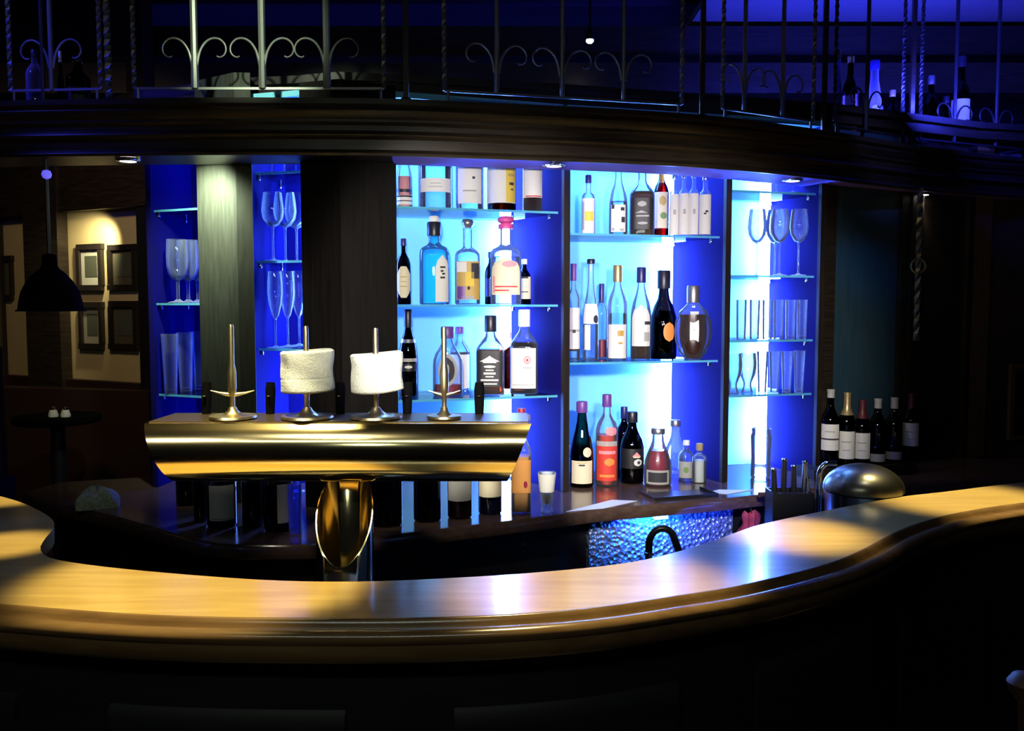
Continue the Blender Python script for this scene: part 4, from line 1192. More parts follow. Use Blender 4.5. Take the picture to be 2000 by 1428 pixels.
CB(835, 1016, 54, 0, 'dark brown unlabelled bottle under the brass beam, second right of the column', h=0.30, style='round', gm='g_dark', liquid=('liq_dark', 0.6), cap='cap_black')
CB(755, 1024, 64, 0, 'broad black bottle immediately right of the brass column', h=0.30, style='round', gm='g_dark', liquid=('liq_dark', 0.6), cap='cap_black')
CB(545, 1035, 58, 0, 'dark bottle with a grey side label immediately left of the brass column', h=0.30, style='round', gm='g_dark', liquid=('liq_dark', 0.6), cap='cap_black', labels=[dict(z=(0.1, 0.5), mat='paper_grey', a=40, mid=35)])
CB(495, 1026, 44, 0, 'black bottle between the white-label and the grey-label bottle under the beam', h=0.29, style='round', gm='g_dark', liquid=('liq_dark', 0.6), cap='cap_black')
CB(434, 1026, 58, 0, 'dark bottle with a pale blue-white label under the left part of the brass beam', h=0.30, style='round', gm='g_dark', liquid=('liq_dark', 0.6), cap='cap_black', labels=[dict(z=(0.08, 0.45), mat='paper', a=52, marks=[(-0.8, 0.8, 0.03, 0.06, 'paper_grey')])])
CB(392, 1018, 26, 0, 'slim dark bottle left of the pale-label bottle under the brass beam', h=0.27, style='round', gm='g_dark', liquid=('liq_dark', 0.6), cap='cap_black')
CB(365, 985, 40, 772, 'dark round-shouldered bottle behind the left end of the brass beam', style='wine', gm='g_dark', cap='cap_black', h=0.26)
# --- bay two, upper shelf
H1 = 'bottles on the upper shelf of the second lit bay'
SB('two', 1, 0.45, 1148, 26, 344, 'slim bottle with a navy cap and a white and yellow label', style='vodka', gm='g_clear', cap='cap_blue', group=H1, capl=0.12,
   labels=[dict(z=(0.04, 0.62), mat='paper', a=60, marks=[(-0.5, 0.7, 0.35, 0.62, 'paper_yellow'), (-1, -0.6, 0.1, 0.9, 'paper_grey')])])
SB('two', 1, 0.42, 1206, 36, 0, 'clear round bottle with grey lettering beside the black-label bourbon', h=0.30, style='cognac', gm='g_white', liquid=('liq_clear', 0.45), cap='cap_white', group=H1,
   labels=[dict(z=(0.05, 0.40), mat='paper', a=48, marks=[(-0.9, -0.5, 0.85, 1.0, 'ink'), (0.3, 0.8, 0.78, 0.9, 'ink'), (0.4, 0.9, 0.35, 0.55, 'ink'), (-0.8, -0.5, 0.05, 0.15, 'paper_grey'), (0.2, 0.7, 0.03, 0.12, 'paper_grey')])])
SB('two', 1, 0.38, 1252, 48, 0, 'square bourbon bottle with a black label and grey script', h=0.28, style='square', sq=4, gm='g_clear', liquid=('liq_amber', 0.62), cap='cap_black', group=H1,
   labels=[dict(z=(0.09, 0.52), mat='paper_black', a=48, marks=[(-0.4, 0.4, 0.72, 0.90, 'paper_grey', 'ell'), (-0.6, 0.5, 0.52, 0.60, 'paper_grey', 'up'), (-0.5, 0.6, 0.40, 0.45, 'paper_grey'), (-0.4, 0.5, 0.15, 0.24, 'paper_grey', 'ell')])])
SB('two', 1, 0.58, 1289, 30, 322, 'red whiskey bottle with a cream and green label', style='round', gm='g_amber', liquid=('liq_red', 0.75), cap='cap_red', group=H1,
   labels=[dict(z=(0.13, 0.62), mat='paper_cream', a=62, marks=[(-0.2, 0.6, 0.62, 0.90, 'paper_gold', 'ell'), (-0.1, 0.7, 0.25, 0.45, 'paper_green', 'ell')])])
for px, w, top, ord_, vv in ((1314, 19, 338, 'first', 0.26), (1333, 19, 336, 'second', 0.20), (1352, 19, 336, 'third', 0.15), (1374, 23, 340, 'last', 0.09)):
    SB('two', 1, vv, px, w, top, 'slim clear white-label bottle, %s of four in a row beside the blue panel' % ord_, style='vodka', gm='g_clear', cap='cap_silver', group=H1,
       labels=[dict(z=(0.02, 0.66), mat='paper', a=68, marks=[(-0.1, 0.3, 0.5, 0.62, 'paper_grey')] if ord_ != 'last' else [(0.05, 0.45, 0.55, 0.60, 'ink'), (-0.15, 0.2, 0.50, 0.54, 'ink')])])
# --- bay two, lower shelf
H2 = 'bottles on the lower shelf of the second lit bay'
SB('two', 2, 0.40, 1120, 26, 517, 'clear bottle with a purple cap at the left end of the shelf', style='vodka', gm='g_white', liquid=('liq_clear', 0.4), cap='cap_purple', capl=0.17, group=H2,
   labels=[dict(z=(0.10, 0.55), mat='paper', a=66, marks=[(-1, 1, 0.0, 0.05, 'ink'), (-1, 1, 0.45, 0.50, 'paper_grey'), (-0.1, 0.3, 0.42, 0.5, 'ink')])])
SB('two', 2, 0.50, 1154, 32, 508, 'tall clear slender bottle with a white label and a black round mark', style='tall', gm='g_white', liquid=('liq_clear', 0.4), cap='cap_black', capl=0.04, group=H2,
   labels=[dict(z=(0.36, 0.56), mat='paper', a=60, marks=[(0.3, 0.95, 0.02, 0.45, 'ink', 'ell')]), dict(z=(0.10, 0.35), mat='paper', a=22, mid=-25)])
SB('two', 2, 0.75, 1175, 26, 556, 'bottle with a navy cap standing behind the tall slender one', style='round', gm='g_clear', liquid=('liq_magenta', 0.25), cap='cap_blue', capl=0.25, group=H2)
SB('two', 2, 0.38, 1206, 38, 520, 'clear bottle with a gold cap and a cream label on its lower half', style='wine', gm='g_white', liquid=('liq_clear', 0.5), cap='cap_gold', capl=0.17, group=H2,
   labels=[dict(z=(0.02, 0.38), mat='paper', a=62, marks=[(0.0, 0.6, 0.66, 0.82, 'paper_gold'), (0.1, 0.5, 0.42, 0.48, 'paper_gold')])])
SB('two', 2, 0.36, 1252, 40, 524, 'dark bottle with a navy cap and a long white label', style='cream', gm='g_clear', liquid=('liq_amber', 0.5), cap='cap_blue', capl=0.16, group=H2,
   labels=[dict(z=(0.15, 0.60), mat='paper', a=58, shape='arch', marks=[(0.35, 1.0, 0.52, 0.60, 'ink'), (0.3, 0.9, 0.12, 0.34, 'paper_grey')])])
SB('two', 2, 0.45, 1296, 52, 530, 'dark cognac bottle with a round gold seal', style='cognac', gm='g_dark', liquid=('liq_dark', 0.55), cap='cap_black', capl=0.2, group=H2,
   labels=[dict(z=(0.20, 0.42), mat='orange', a=26, mid=26, shape='ell', name='seal')])
SB('two', 2, 0.14, 1354, 72, 560, 'round flat decanter bottle with a narrow pale label', style='flask', gm='g_clear', liquid=('liq_dark', 0.62), cap='cap_silver', capl=0.22, group=H2, dy=0.42, capr=1.0, lsc=0.74,
   labels=[dict(z=(0.16, 0.66), mat='paper', a=30, mid=8, marks=lines(3, 'ink', 0.1, 0.2, 0.8, 0.02))])
# --- bay two, counter
H3 = 'bottles on the counter of the second lit bay'
def C2(px, v, w, top, lab, **kw):
    return SB('two', 'c', v, px, w, top, lab, group=kw.pop('group', H3), **kw)
C2(1113, 0.35, 12, 872, 'thin pale glass tube bottle against the slim divider', style='vodka', gm='g_white', cap='cap_silver')
C2(1138, 0.22, 46, 786, 'blue-green sloping bottle with a cream label and a dark cap', style='slope', gm='g_green', cap='cap_purple', capl=0.12, liquid=('g_green', 0.5),
   labels=[dict(z=(0.05, 0.32), mat='paper_cream', a=58, marks=[(-0.25, 0.25, 0.78, 0.85, 'ink'), (-0.4, 0.4, 0.90, 0.93, 'paper_gold')]), dict(z=(0.36, 0.48), mat='paper_cream', a=24, mid=30, shape='ell', name='seal')])
C2(1187, 0.22, 44, 772, 'red bitter bottle with a maroon cap and a coral label', style='round', gm='g_clear', liquid=('liq_red_opaque', 0.56), cap='cap_purple', capl=0.13,
   labels=[dict(z=(0.06, 0.50), mat='paper_red', a=60, marks=[(-1, 1, 0.88, 1.0, 'paper_grey'), (-0.7, 0.8, 0.68, 0.76, 'paper_pink'), (-0.2, 0.7, 0.38, 0.58, 'orange', 'ell'), (-0.6, 0.7, 0.10, 0.16, 'orange')]), dict(z=(0.56, 0.66), mat='paper_pink', a=34, mid=25, shape='ell', name='neck_seal')])
C2(1237, 0.28, 48, 806, 'black cream-liqueur bottle with a beige script and a white ring mark', style='cream', gm='g_dark', liquid=('liq_dark', 0.5), cap='cap_black', capl=0.14,
   labels=[dict(z=(0.22, 0.50), mat='paper_black', a=58, marks=[(0.0, 0.75, 0.62, 0.84, 'paper_pink', 'up'), (0.1, 0.7, 0.55, 0.62, 'paper_cream'), (0.15, 0.85, 0.12, 0.50, 'ink_white', 'ell'), (0.42, 0.70, 0.22, 0.40, 'ink', 'ell')])])
C2(1221, 0.6, 34, 796, 'dark-capped bottle half hidden behind the black cream-liqueur bottle', style='round', gm='g_dark', cap='cap_blue', capl=0.16)
C2(1288, 0.08, 54, 838, 'crimson raspberry bottle with a silver cap and a boxed pale label', style='slope', gm='g_clear', liquid=('liq_magenta', 0.62), cap='cap_silver', capl=0.09,
   labels=[dict(z=(0.04, 0.29), mat='paper_grey', a=52, marks=[(-0.8, 0.8, 0.15, 0.85, 'ink'),]), dict(z=(0.06, 0.27), mat='paper_grey', a=30, marks=[(-1.1, 1.1, 0.62, 0.72, 'ink'), (-1.1, 1.1, 0.35, 0.42, 'ink')])])
C2(1322, 0.45, 42, 822, 'clear blue-lit bottle behind the crimson one', style='tall', gm='g_white', cap='cap_silver', liquid=('liq_clear', 0.4))
C2(1344, 0.22, 30, 862, 'small clear bottle with a pale green label on the black tray', style='round', gm='g_clear', cap='cap_white', labels=[dict(z=(0.08, 0.5), mat='paper_grey', a=62, marks=[(-0.3, 0.3, 0.3, 0.7, 'paper_green', 'ell')])])
C2(1370, 0.07, 28, 868, 'small pale bottle with a cork stopper at the right end of the black tray', style='vodka', gm='g_clear', liquid=('paper', 0.58), cap='cork', capl=0.16)
# tray, paper, glass jigger
q = PZ(1322, 966, CNT_Z)
t = thing('serving_tray', 'black tray under the small bottles on the back counter', 'tray', (q.x, q.y - 0.0, CNT_Z + 0.0005), R(17))
obj('base', MB().prism([(-0.12, -0.075), (0.125, -0.075), (0.125, 0.05), (-0.12, 0.05)], 0, 0.0), M['black_plastic'], t) if False else None
obj('base', MB().box((0, -0.01, 0.0004), (0.25, 0.13, 0.0008)), M['black_plastic'], t)
rim = MB()
for c, d in (((0, -0.075, 0.006), (0.256, 0.005, 0.012)), ((-0.126, -0.01, 0.006), (0.005, 0.13, 0.012)), ((0.126, -0.01, 0.006), (0.005, 0.13, 0.012))):
    rim.box(c, d)
obj('rim', rim, M['black_plastic'], t)
pv = [PZ(1105, 1000, CNT_Z), PZ(1195, 977, CNT_Z), PZ(1245, 979, CNT_Z), PZ(1178, 994, CNT_Z)]
o = obj('paper_sheet', MB().prism([(v.x, v.y) for v in pv], CNT_Z + 0.0005, CNT_Z + 0.0015), M['paper_sheet'])
tag(o, 'white sheet of paper lying on the back counter in front of the blue-green bottle', 'paper')
pv = [PZ(1380, 962, CNT_Z), PZ(1405, 957, CNT_Z), PZ(1470, 958, CNT_Z), PZ(1420, 966, CNT_Z)]
o = obj('paper_sheet', MB().prism([(v.x, v.y) for v in pv], CNT_Z + 0.0005, CNT_Z + 0.0015), M['paper_sheet'])
tag(o, 'small white sheet of paper on the back counter right of the black tray', 'paper')
q = PZ(1068, 1000, CNT_Z)
t = thing('jigger_glass', 'clear shot glass with a white band beside the orange bottle', 'glass', (q.x, q.y, CNT_Z + 0.0005))
obj('bowl', MB().lathe([(0, 0), (0.020, 0), (0.018, 0.02), (0.021, 0.05), (0.030, 0.135), (0.0285, 0.135), (0.0195, 0.05), (0.012, 0.025), (0, 0.022)], 24), M['stemglass'], t)
obj('band', MB().lathe([(0.0236, 0.07), (0.0303, 0.132), (0.0312, 0.132), (0.0246, 0.07)], 24), M['paper'], t)
obj('contents', MB().lathe([(0, 0.026), (0.012, 0.027), (0.0185, 0.05), (0.0205, 0.062), (0, 0.062)], 20), M['liq_dark'], t)

# ================================================================== glassware
GP = {
    'wine': dict(bowl=[(0.004, 0.105), (0.020, 0.112), (0.036, 0.132), (0.041, 0.155), (0.038, 0.185), (0.033, 0.213)], stem=[(0.0045, 0.006), (0.0036, 0.02), (0.0034, 0.09), (0.005, 0.106)], foot=[(0, 0), (0.035, 0), (0.035, 0.0016), (0.012, 0.004), (0.0045, 0.008), (0, 0.008)], h=0.213),
    'beer': dict(bowl=[(0.005, 0.075), (0.018, 0.082), (0.032, 0.100), (0.038, 0.125), (0.039, 0.160), (0.036, 0.215)], stem=[(0.007, 0.008), (0.0055, 0.03), (0.006, 0.07), (0.008, 0.078)], foot=[(0, 0), (0.036, 0), (0.036, 0.002), (0.016, 0.006), (0.007, 0.012), (0, 0.012)], h=0.215),
    'flute': dict(bowl=[(0.004, 0.100), (0.012, 0.112), (0.022, 0.150), (0.027, 0.190), (0.026, 0.225), (0.023, 0.262)], stem=[(0.0042, 0.006), (0.0034, 0.02), (0.0034, 0.09), (0.0045, 0.102)], foot=[(0, 0), (0.032, 0), (0.032, 0.0016), (0.012, 0.004), (0.0042, 0.008), (0, 0.008)], h=0.262),
}


def shell(prof, th=0.0012):
    """closed thin wall from an outer profile that starts at the axis"""
    outp = [(0, prof[0][1] - 0.0005)] + list(prof)
    inn = [(max(r - th, 0.0), z + (th if i < 2 else 0)) for i, (r, z) in enumerate(prof)]
    return outp + inn[::-1] + [(0, prof[0][1] + 0.004)]


PROTO = {}
def glass_obj(kind, x, y, z, h, label, group, cat='glass', rs=1.0, tilt=None):
    nm = {'wine': 'wine_glass', 'beer': 'stemmed_beer_glass', 'flute': 'champagne_flute', 'tumbler': 'tumbler', 'pint': 'pint_glass', 'tulip': 'tulip_glass'}[kind]
    k = (kind, round(h, 3), rs)
    if k not in PROTO:
        t = thing(nm, label, cat, (x, y, z + 0.0006), 0, group)
        if kind in GP:
            g = GP[kind]; s = h / g['h']
            S = lambda p: [(a * s * rs, b * s) for a, b in p]
            obj('bowl', MB().lathe(shell(S(g['bowl'])), 24), M['stemglass'], t)
            obj('stem', MB().lathe([(0, g['stem'][0][1] * s)] + S(g['stem']) + [(0, g['stem'][-1][1] * s)], 12), M['stemglass'], t)
            obj('foot', MB().lathe(S(g['foot']), 24), M['stemglass'], t)
        elif kind == 'tulip':
            p = [(0.02, 0.0), (0.024, 0.0), (0.016, 0.018), (0.016, 0.03), (0.032, 0.06), (0.036, 0.09), (0.031, 0.125)]
            s = h / 0.125
            obj('bowl', MB().lathe(shell([(a * s * rs, b * s) for a, b in p]), 24), M['stemglass'], t)
        else:
            r0, r1 = (0.026, 0.029) if kind == 'tumbler' else (0.029, 0.040)
            s = rs
            obj('wall', MB().lathe([(0, 0), (r0 * s, 0), (r0 * s, 0.012), (r1 * s, h), (r1 * s - 0.0016, h), (r0 * s - 0.002, 0.014), (0, 0.014)], 24), M['stemglass'], t)
            obj('thick_base', MB().lathe([(0, 0.001), (r0 * s - 0.0025, 0.001), (r0 * s - 0.0025, 0.0125), (0, 0.0125)], 24), M['stemglass'], t)
        PROTO[k] = t
    else:
        t = copy_tree(PROTO[k])
        t.location = (x, y, z + 0.0006); t['label'] = label; t['group'] = group
        t.rotation_euler = (0, 0, random.uniform(0, 6))
    return t


def shelf_glass(kind, key, idx, v, px, top, label, group, rs=1.0):
    z = SHELVES[(key, idx)]; q = bay_pt(key, px, v, 620)
    d = ray(px, top); h = round((EYE + d.z * (q.y / d.y) - z) / 0.004) * 0.004
    return glass_obj(kind, q.x, q.y, z, h, label, group, rs=rs)


ORD = ['first', 'second', 'third', 'fourth', 'fifth', 'sixth', 'seventh', 'eighth']
SG = shelf_glass
# bay three
for k, (px, v) in enumerate([(1520, 0.14), (1557, 0.08), (1476, 0.62), (1511, 0.52)]):
    SG('wine', 'three', 1, v, px, 410, ['wine glass in the front row beside the dark cabinets, the left one', 'wine glass in the front row beside the dark cabinets, the right one', 'wine glass in the back row beside the dark cabinets, the left one', 'wine glass in the back row beside the dark cabinets, the right one'][k], 'wine glasses in the stemware bay', rs=0.72)
for k, (px, v) in enumerate([(1448, 0.30), (1474, 0.28), (1499, 0.25), (1521, 0.20), (1544, 0.14), (1566, 0.08)]):
    SG('tumbler', 'three', 2, v, px, 586, 'straight tumbler, %s from the left in the row under the wine glasses' % ORD[k], 'straight tumblers in the stemware bay', rs=0.72)
for k, (px, v) in enumerate([(1434, 0.35), (1462, 0.40)]):
    SG('tulip', 'three', 3, v, px, 690, 'tulip-shaped glass on the lowest shelf against the white glow, the %s one' % ('left' if k == 0 else 'right'), 'tulip glasses in the stemware bay', rs=0.80)
for k, (px, v) in enumerate([(1491, 0.34), (1515, 0.28), (1539, 0.20), (1563, 0.10)]):
    SG('pint', 'three', 3, v, px, 686, 'flared tumbler on the lowest shelf of the stemware bay, %s from the left' % ORD[k], 'flared tumblers in the stemware bay', rs=0.58)
for k, (px, v) in enumerate([(1512, 0.22), (1544, 0.12)]):
    z = SHELVES[('three', 0)]; q = bay_pt('three', px, v)
    glass_obj('wine', q.x, q.y, z, 0.20, 'wine glass on the topmost stemware shelf under the canopy, the %s one' % ('left' if k == 0 else 'right'), 'wine glasses on the topmost stemware shelf', rs=0.8)
# carafe on the counter of bay three
q = bay_pt('three', 1486, 0.10, 900)
d = ray(1486, 838); hh = EYE + d.z * (q.y / d.y) - CNT_Z
t = thing('water_carafe', 'clear straight carafe standing on the counter in the stemware bay', 'carafe', (q.x, q.y, CNT_Z + 0.0006))
obj('wall', MB().lathe([(0, 0), (0.036, 0), (0.040, 0.01), (0.038, 0.08), (0.041, hh * 0.86), (0.036, hh * 0.93), (0.038, hh), (0.036, hh), (0.034, hh * 0.93), (0.039, hh * 0.86), (0.036, 0.08), (0.037, 0.014), (0, 0.012)], 28), M['stemglass'], t)
obj('rim', MB().tube([(0.037 * math.cos(a), 0.037 * math.sin(a), hh) for a in [2 * PI * k / 28 for k in range(29)]], 0.0016, 8), M['stemglass'], t)
# far-left bay
for k, (px, v) in enumerate([(349, 0.16), (369, 0.43), (388, 0.70)]):
    SG('beer', 'farleft', 2, v, px, 469, 'stemmed beer glass on the middle shelf beside the lit dark post, %s from the left' % ORD[k], 'stemmed beer glasses in the blue bay beside the alcove', rs=0.95)
for k, (px, v, tp) in enumerate([(330, 0.12, 652), (360, 0.40, 650), (385, 0.68, 648)]):
    SG('pint', 'farleft', 3, v, px, tp, 'tall pint glass on the lowest shelf beside the alcove, %s from the left' % ORD[k], 'pint glasses in the blue bay beside the alcove', rs=0.80)
# left bay
for k, (px, v) in enumerate([(536, 0.16), (560, 0.43), (582, 0.70)]):
    SG('wine', 'left', 1, v, px, 377, 'clear wine glass between the two dark posts, %s from the left' % ORD[k], 'wine glasses in the blue bay between the posts', rs=0.85)
    SG('flute', 'left', 2, v, px + 2, 530, 'clear champagne flute between the two dark posts, %s from the left' % ORD[k], 'flutes in the blue bay between the posts', rs=0.95)
    z = SHELVES[('left', 0)]; q = bay_pt('left', px, v)
    glass_obj('wine', q.x, q.y, z, 0.18, 'wine glass on the topmost shelf between the dark posts, %s from the left' % ORD[k], 'wine glasses on the topmost shelf between the posts', rs=0.8)
for k, (px, v) in enumerate([(560, 0.2), (580, 0.55)]):
    q = bay_pt('left', px, v, 850)
    glass_obj('flute', q.x, q.y, CNT_Z, 0.22, 'champagne flute on the counter behind the brass beam, the %s one' % ('left' if k == 0 else 'right'), 'flutes on the counter behind the brass beam', rs=0.95)
q = PZ(577, 1040, CNT_Z)
t = thing('highball_glass', 'tall blue glass on the counter left of the brass column', 'glass', (q.x, q.y, CNT_Z + 0.0006))
obj('wall', MB().lathe([(0, 0), (0.019, 0), (0.022, 0.15), (0.0205, 0.15), (0.0175, 0.012), (0, 0.010)], 22), glass('blue_tinted_glass', (0.55, 0.6, 1), (0.2, 0.25, 0.9), milk=0.7, milkcol=(0.3, 0.35, 1.0)), t)  # glass tinted blue throughout
obj('thick_base', MB().lathe([(0, 0.0005), (0.0172, 0.0005), (0.0172, 0.0095), (0, 0.0095)], 22), M['stemglass'], t)
# row of little glasses on the low worktop
for k, px in enumerate((338, 368, 390, 406, 424, 444, 463)):
    q = PY(px, 1111, 2.22)
    nm = ORD[k]
    t = copy_tree(PROTO['spout']) if 'spout' in PROTO else None
    if t is None:
        t = thing('shot_glass', '', 'glass', (0, 0, 0), 0, 'shot glasses on the low worktop')
        obj('wall', MB().lathe([(0, 0), (0.018, 0), (0.022, 0.07), (0.0205, 0.07), (0.0165, 0.012), (0, 0.01)], 18), M['stemglass'], t)
        obj('rim', MB().tube([(0.0212 * math.cos(a), 0.0212 * math.sin(a), 0.0705) for a in [2 * PI * j / 18 for j in range(19)]], 0.0012, 6), M['chrome'], t)
        PROTO['spout'] = t
    t.location = (q.x, q.y + 0.046 * (k % 3), UND_Z + 0.0006)
    t['label'] = 'small shot glass just behind the inner edge of the bar, %s from the left' % nm

# ================================================================== right-hand end
# raised ledge with six wine bottles
a, b = plan(1598, 3.52), plan(1800, 3.66)
t = thing('bottle_ledge', 'low dark ledge carrying the six wine bottles', 'ledge', (*a, CNT_Z + 0.0005))
obj('board', MB().slab(a, b, 0.12, CNT_Z + 0.0005, CNT_Z + 0.045, 1), M['wood_dark'], t, True)
for k, (px, top, cp, lb, lm, rr) in enumerate([
    (1620, 762, ('paper_grey', 0.90), (0.22, 0.56), 'paper', 36), (1652, 768, ('cap_gold', 0.70), (0.10, 0.48), 'paper', 34), (1682, 782, ('cap_dark_red', 0.72), (0.10, 0.50), 'paper', 34),
    (1712, 780, ('paper_grey', 0.86), (0.04, 0.16), 'paper_grey', 34), (1744, 778, ('paper_grey', 0.84), (0.06, 0.18), 'paper_grey', 34), (1777, 770, ('cap_dark_red', 0.80), (0.24, 0.58), 'paper', 32)]):
    labs = ['wine bottle with a banded pale label, nearest the stemware bay', 'wine bottle with a gold capsule, second of the six on the ledge', 'wine bottle with a maroon capsule and a pale label beside the gold-capsule one',
            'black wine bottle with a pale capsule, fourth of the six on the ledge', 'black wine bottle with a pale capsule, fifth of the six on the ledge', 'wine bottle with a maroon capsule and a high pale label, last on the ledge']
    q = on_line(px, 900, a + Vector((0, 0.06)), b + Vector((0, 0.06)))
    d = ray(px, top); z = CNT_Z + 0.045; h = EYE + d.z * (q.y / d.y) - z
    bottle(q.x, q.y, z, h, rr / 2 * q.y / FPX, 'wine', 'g_dark', foil=cp, rz=-math.atan2(q.x, q.y), label=labs[k], name='wine_bottle', group='wine bottles on the ledge', liquid=('liq_dark', 0.6),
           labels=[dict(z=lb, mat=lm, a=62, marks=([(-1, 1, 0.40, 0.46, 'ink'), (-0.5, 0.5, 0.70, 0.74, 'paper_grey')] if k == 0 else [(-0.5, 0.5, 0.6, 0.64, 'paper_grey'), (-0.4, 0.4, 0.3, 0.33, 'paper_grey')]))])
# steel dome
q = PY(1686, 960, 2.86)
t = thing('ice_bucket', 'round stainless ice bucket with a domed lid behind the bar', 'bucket', (q.x, q.y, 0))
zb0 = PY(1686, 957, 2.86).z; zt_ = PY(1686, 906, 2.86).z; rr = 76 / FPX * 2.86
obj('pedestal', MB().lathe([(0, 0), (rr * 0.8, 0), (rr * 0.8, zb0 - 0.18), (0, zb0 - 0.18)], 32), M['black'], t)
obj('body', MB().lathe([(0, zb0 - 0.18), (rr * 0.9, zb0 - 0.18), (rr * 0.97, zb0 - 0.005), (0, zb0 - 0.004)], 40), M['steel'], t)
dm = [(0, zb0)] + [(rr, zb0), (rr * 1.0, zb0 + 0.006)] + [(rr * math.cos(R(a)), zb0 + 0.006 + (zt_ - zb0 - 0.006) * math.sin(R(a))) for a in range(8, 90, 8)] + [(0, zt_)]
M['steel_lid'] = mat('steel_lid', (0.26, 0.25, 0.20), 0.3, 1.0)
obj('lid', MB().lathe(dm, 40), M['steel_lid'], t)
spot('bucket_lamp', (1.0, 2.2, 2.7), (q.x, q.y, 1.1), 12, PALE, 14, 0.8, 0.05)
# bent pipe
q = PY(1598, 1000, 2.84)
t = thing('chrome_pipe', 'bent chrome pipe glowing blue beside the ice bucket', 'pipe', (q.x, q.y, 0))
ztop = PY(1598, 902, 2.84).z
pts = [(0, 0, 0), (0, 0, ztop - 0.05)] + [(0.03 - 0.03 * math.cos(R(a)), 0, ztop - 0.05 + 0.045 * math.sin(R(a))) for a in range(12, 91, 13)] + [(0.055, 0, ztop - 0.006)]
obj('tube', MB().tube(pts, 0.0085, 12), M['chrome'], t)
obj('collar', MB().lathe([(0.0087, 0.9), (0.014, 0.9), (0.014, 0.93), (0.0087, 0.93)], 16), M['chrome'], t)
spot('pipe_lamp', (0.9, 2.5, 1.6), (q.x, q.y, 1.05), 1.0, (0.06, 0.08, 1.0), 22, 1.0)
# utensil caddy and what stands in it
q = PY(1545, 985, 2.82)
cz = PY(1545, 960, 2.82).z
t = thing('utensil_caddy', 'dark caddy crowded with bar tools in front of the stemware bay', 'caddy', (q.x, q.y, 0))
obj('stand', MB().box((0, 0.02, 0.40), (0.12, 0.08, 0.80)), M['black'], t)
cb = MB()
cb.box((0, 0.02, 0.805), (0.13, 0.09, 0.01))
for c, d in (((0, -0.022, cz / 2 + 0.405), (0.13, 0.006, cz - 0.81)), ((0, 0.062, cz / 2 + 0.405), (0.13, 0.006, cz - 0.81)), ((-0.062, 0.02, cz / 2 + 0.405), (0.006, 0.084, cz - 0.81)), ((0.062, 0.02, cz / 2 + 0.405), (0.006, 0.084, cz - 0.81))):
    cb.box(c, d)
obj('box', cb, M['black_plastic'], t)
for k, (dx, dyy, tx, top, mm, lab) in enumerate([(-0.045, 0.0, -0.012, 918, 'black_plastic', 'black-handled bar tool at the left of the caddy'), (-0.018, 0.035, 0.005, 902, 'black_plastic', 'tallest black-handled bar tool in the caddy'),
                                                 (0.012, 0.005, -0.004, 912, 'black_plastic', 'black-handled bar tool in the middle of the caddy'), (0.040, 0.03, 0.012, 906, 'steel', 'steel bar spoon at the right of the caddy'), (0.044, -0.005, 0.006, 935, 'steel', 'short steel tool at the front right of the caddy')]):
    zt2 = PY(1545, top, 2.82).z
    o = thing('bar_tool', lab, 'utensil', (q.x + dx, q.y + 0.0 + dyy, 0.8105), 0, 'tools in the caddy')
    obj('handle', MB().tube([(tx * 0.4, 0, (zt2 - 0.81) * 0.4), (tx * 0.8, 0, (zt2 - 0.81) * 0.8), (tx, 0, zt2 - 0.81)], [0.006, 0.010, 0.008], 10), M[mm], o)
    obj('shank', MB().tube([(0, 0, 0.001), (tx * 0.42, 0, (zt2 - 0.81) * 0.42)], 0.0035, 8), M['steel'], o)
    obj('end_cap', MB().lathe([(0.0082, -0.004), (0.0095, 0), (0.0082, 0.004), (0, 0.006)], 12, c=(tx, 0, zt2 - 0.81)), M['chrome'], o)
# brown wooden muddler, pale knife handle, red cloth hanging at the counter end
q = PZ(1512, 966, CNT_Z + 0.02)
t = thing('wooden_muddler', 'brown wooden muddler lying at the right end of the back counter', 'utensil', (q.x, q.y + 0.03, CNT_Z + 0.0145), R(12))
obj('handle', MB().tube([(-0.05, 0, 0), (-0.02, 0, 0.0), (0.03, 0, 0), (0.05, 0, 0)], [0.010, 0.0085, 0.0085, 0.011], 14), M['wood_handle'], t)
obj('head', MB().tube([(0.05, 0, 0), (0.056, 0, 0), (0.085, 0, 0), (0.09, 0, 0)], [0.010, 0.0135, 0.0135, 0.011], 14), M['wood_handle'], t)
q = on_curve(1500, 1000, CNT)
t = thing('bar_knife', 'pale-handled knife hung on the front of the back counter', 'knife', (q.x, q.y - 0.026, 0.80))
obj('handle', MB().tube([(0, 0, 0.02), (0.012, 0, 0.06), (0.022, 0, 0.10)], [0.006, 0.007, 0.006], 10), M['cap_white'], t)
obj('blade', MB().prism([(-0.014, -0.001), (0.006, -0.001), (0.006, 0.001), (-0.014, 0.001)], -0.08, 0.022), M['steel'], t)
q = on_curve(1456, 1000, CNT)
t = thing('folded_cloth', 'crumpled red cloth hanging below the back counter edge', 'cloth', (q.x, q.y - 0.045, 0.80))
mb = MB(); vs = []; fs = []
nu, nv = 14, 12
for lay in (0, 1):
    for j in range(nv + 1):
        for i in range(nu + 1):
            u = i / nu - 0.5; v = j / nv
            w = 0.09 * (0.55 + 0.45 * (1 - v) + 0.12 * math.sin(v * 9))
            y = 0.012 * math.sin(u * 17 + v * 3) * (0.4 + 0.6 * (1 - v)) + 0.004 * math.sin(v * 14 + u * 5) + lay * 0.004
            vs.append((u * w + 0.012 * v, y, v * 0.098 + 0.006 * math.sin(u * 8)))
n = (nu + 1) * (nv + 1)
for j in range(nv):
    for i in range(nu):
        o = j * (nu + 1) + i
        fs.append((o, o + 1, o + nu + 2, o + nu + 1)); fs.append((n + o, n + o + nu + 1, n + o + nu + 2, n + o + 1))
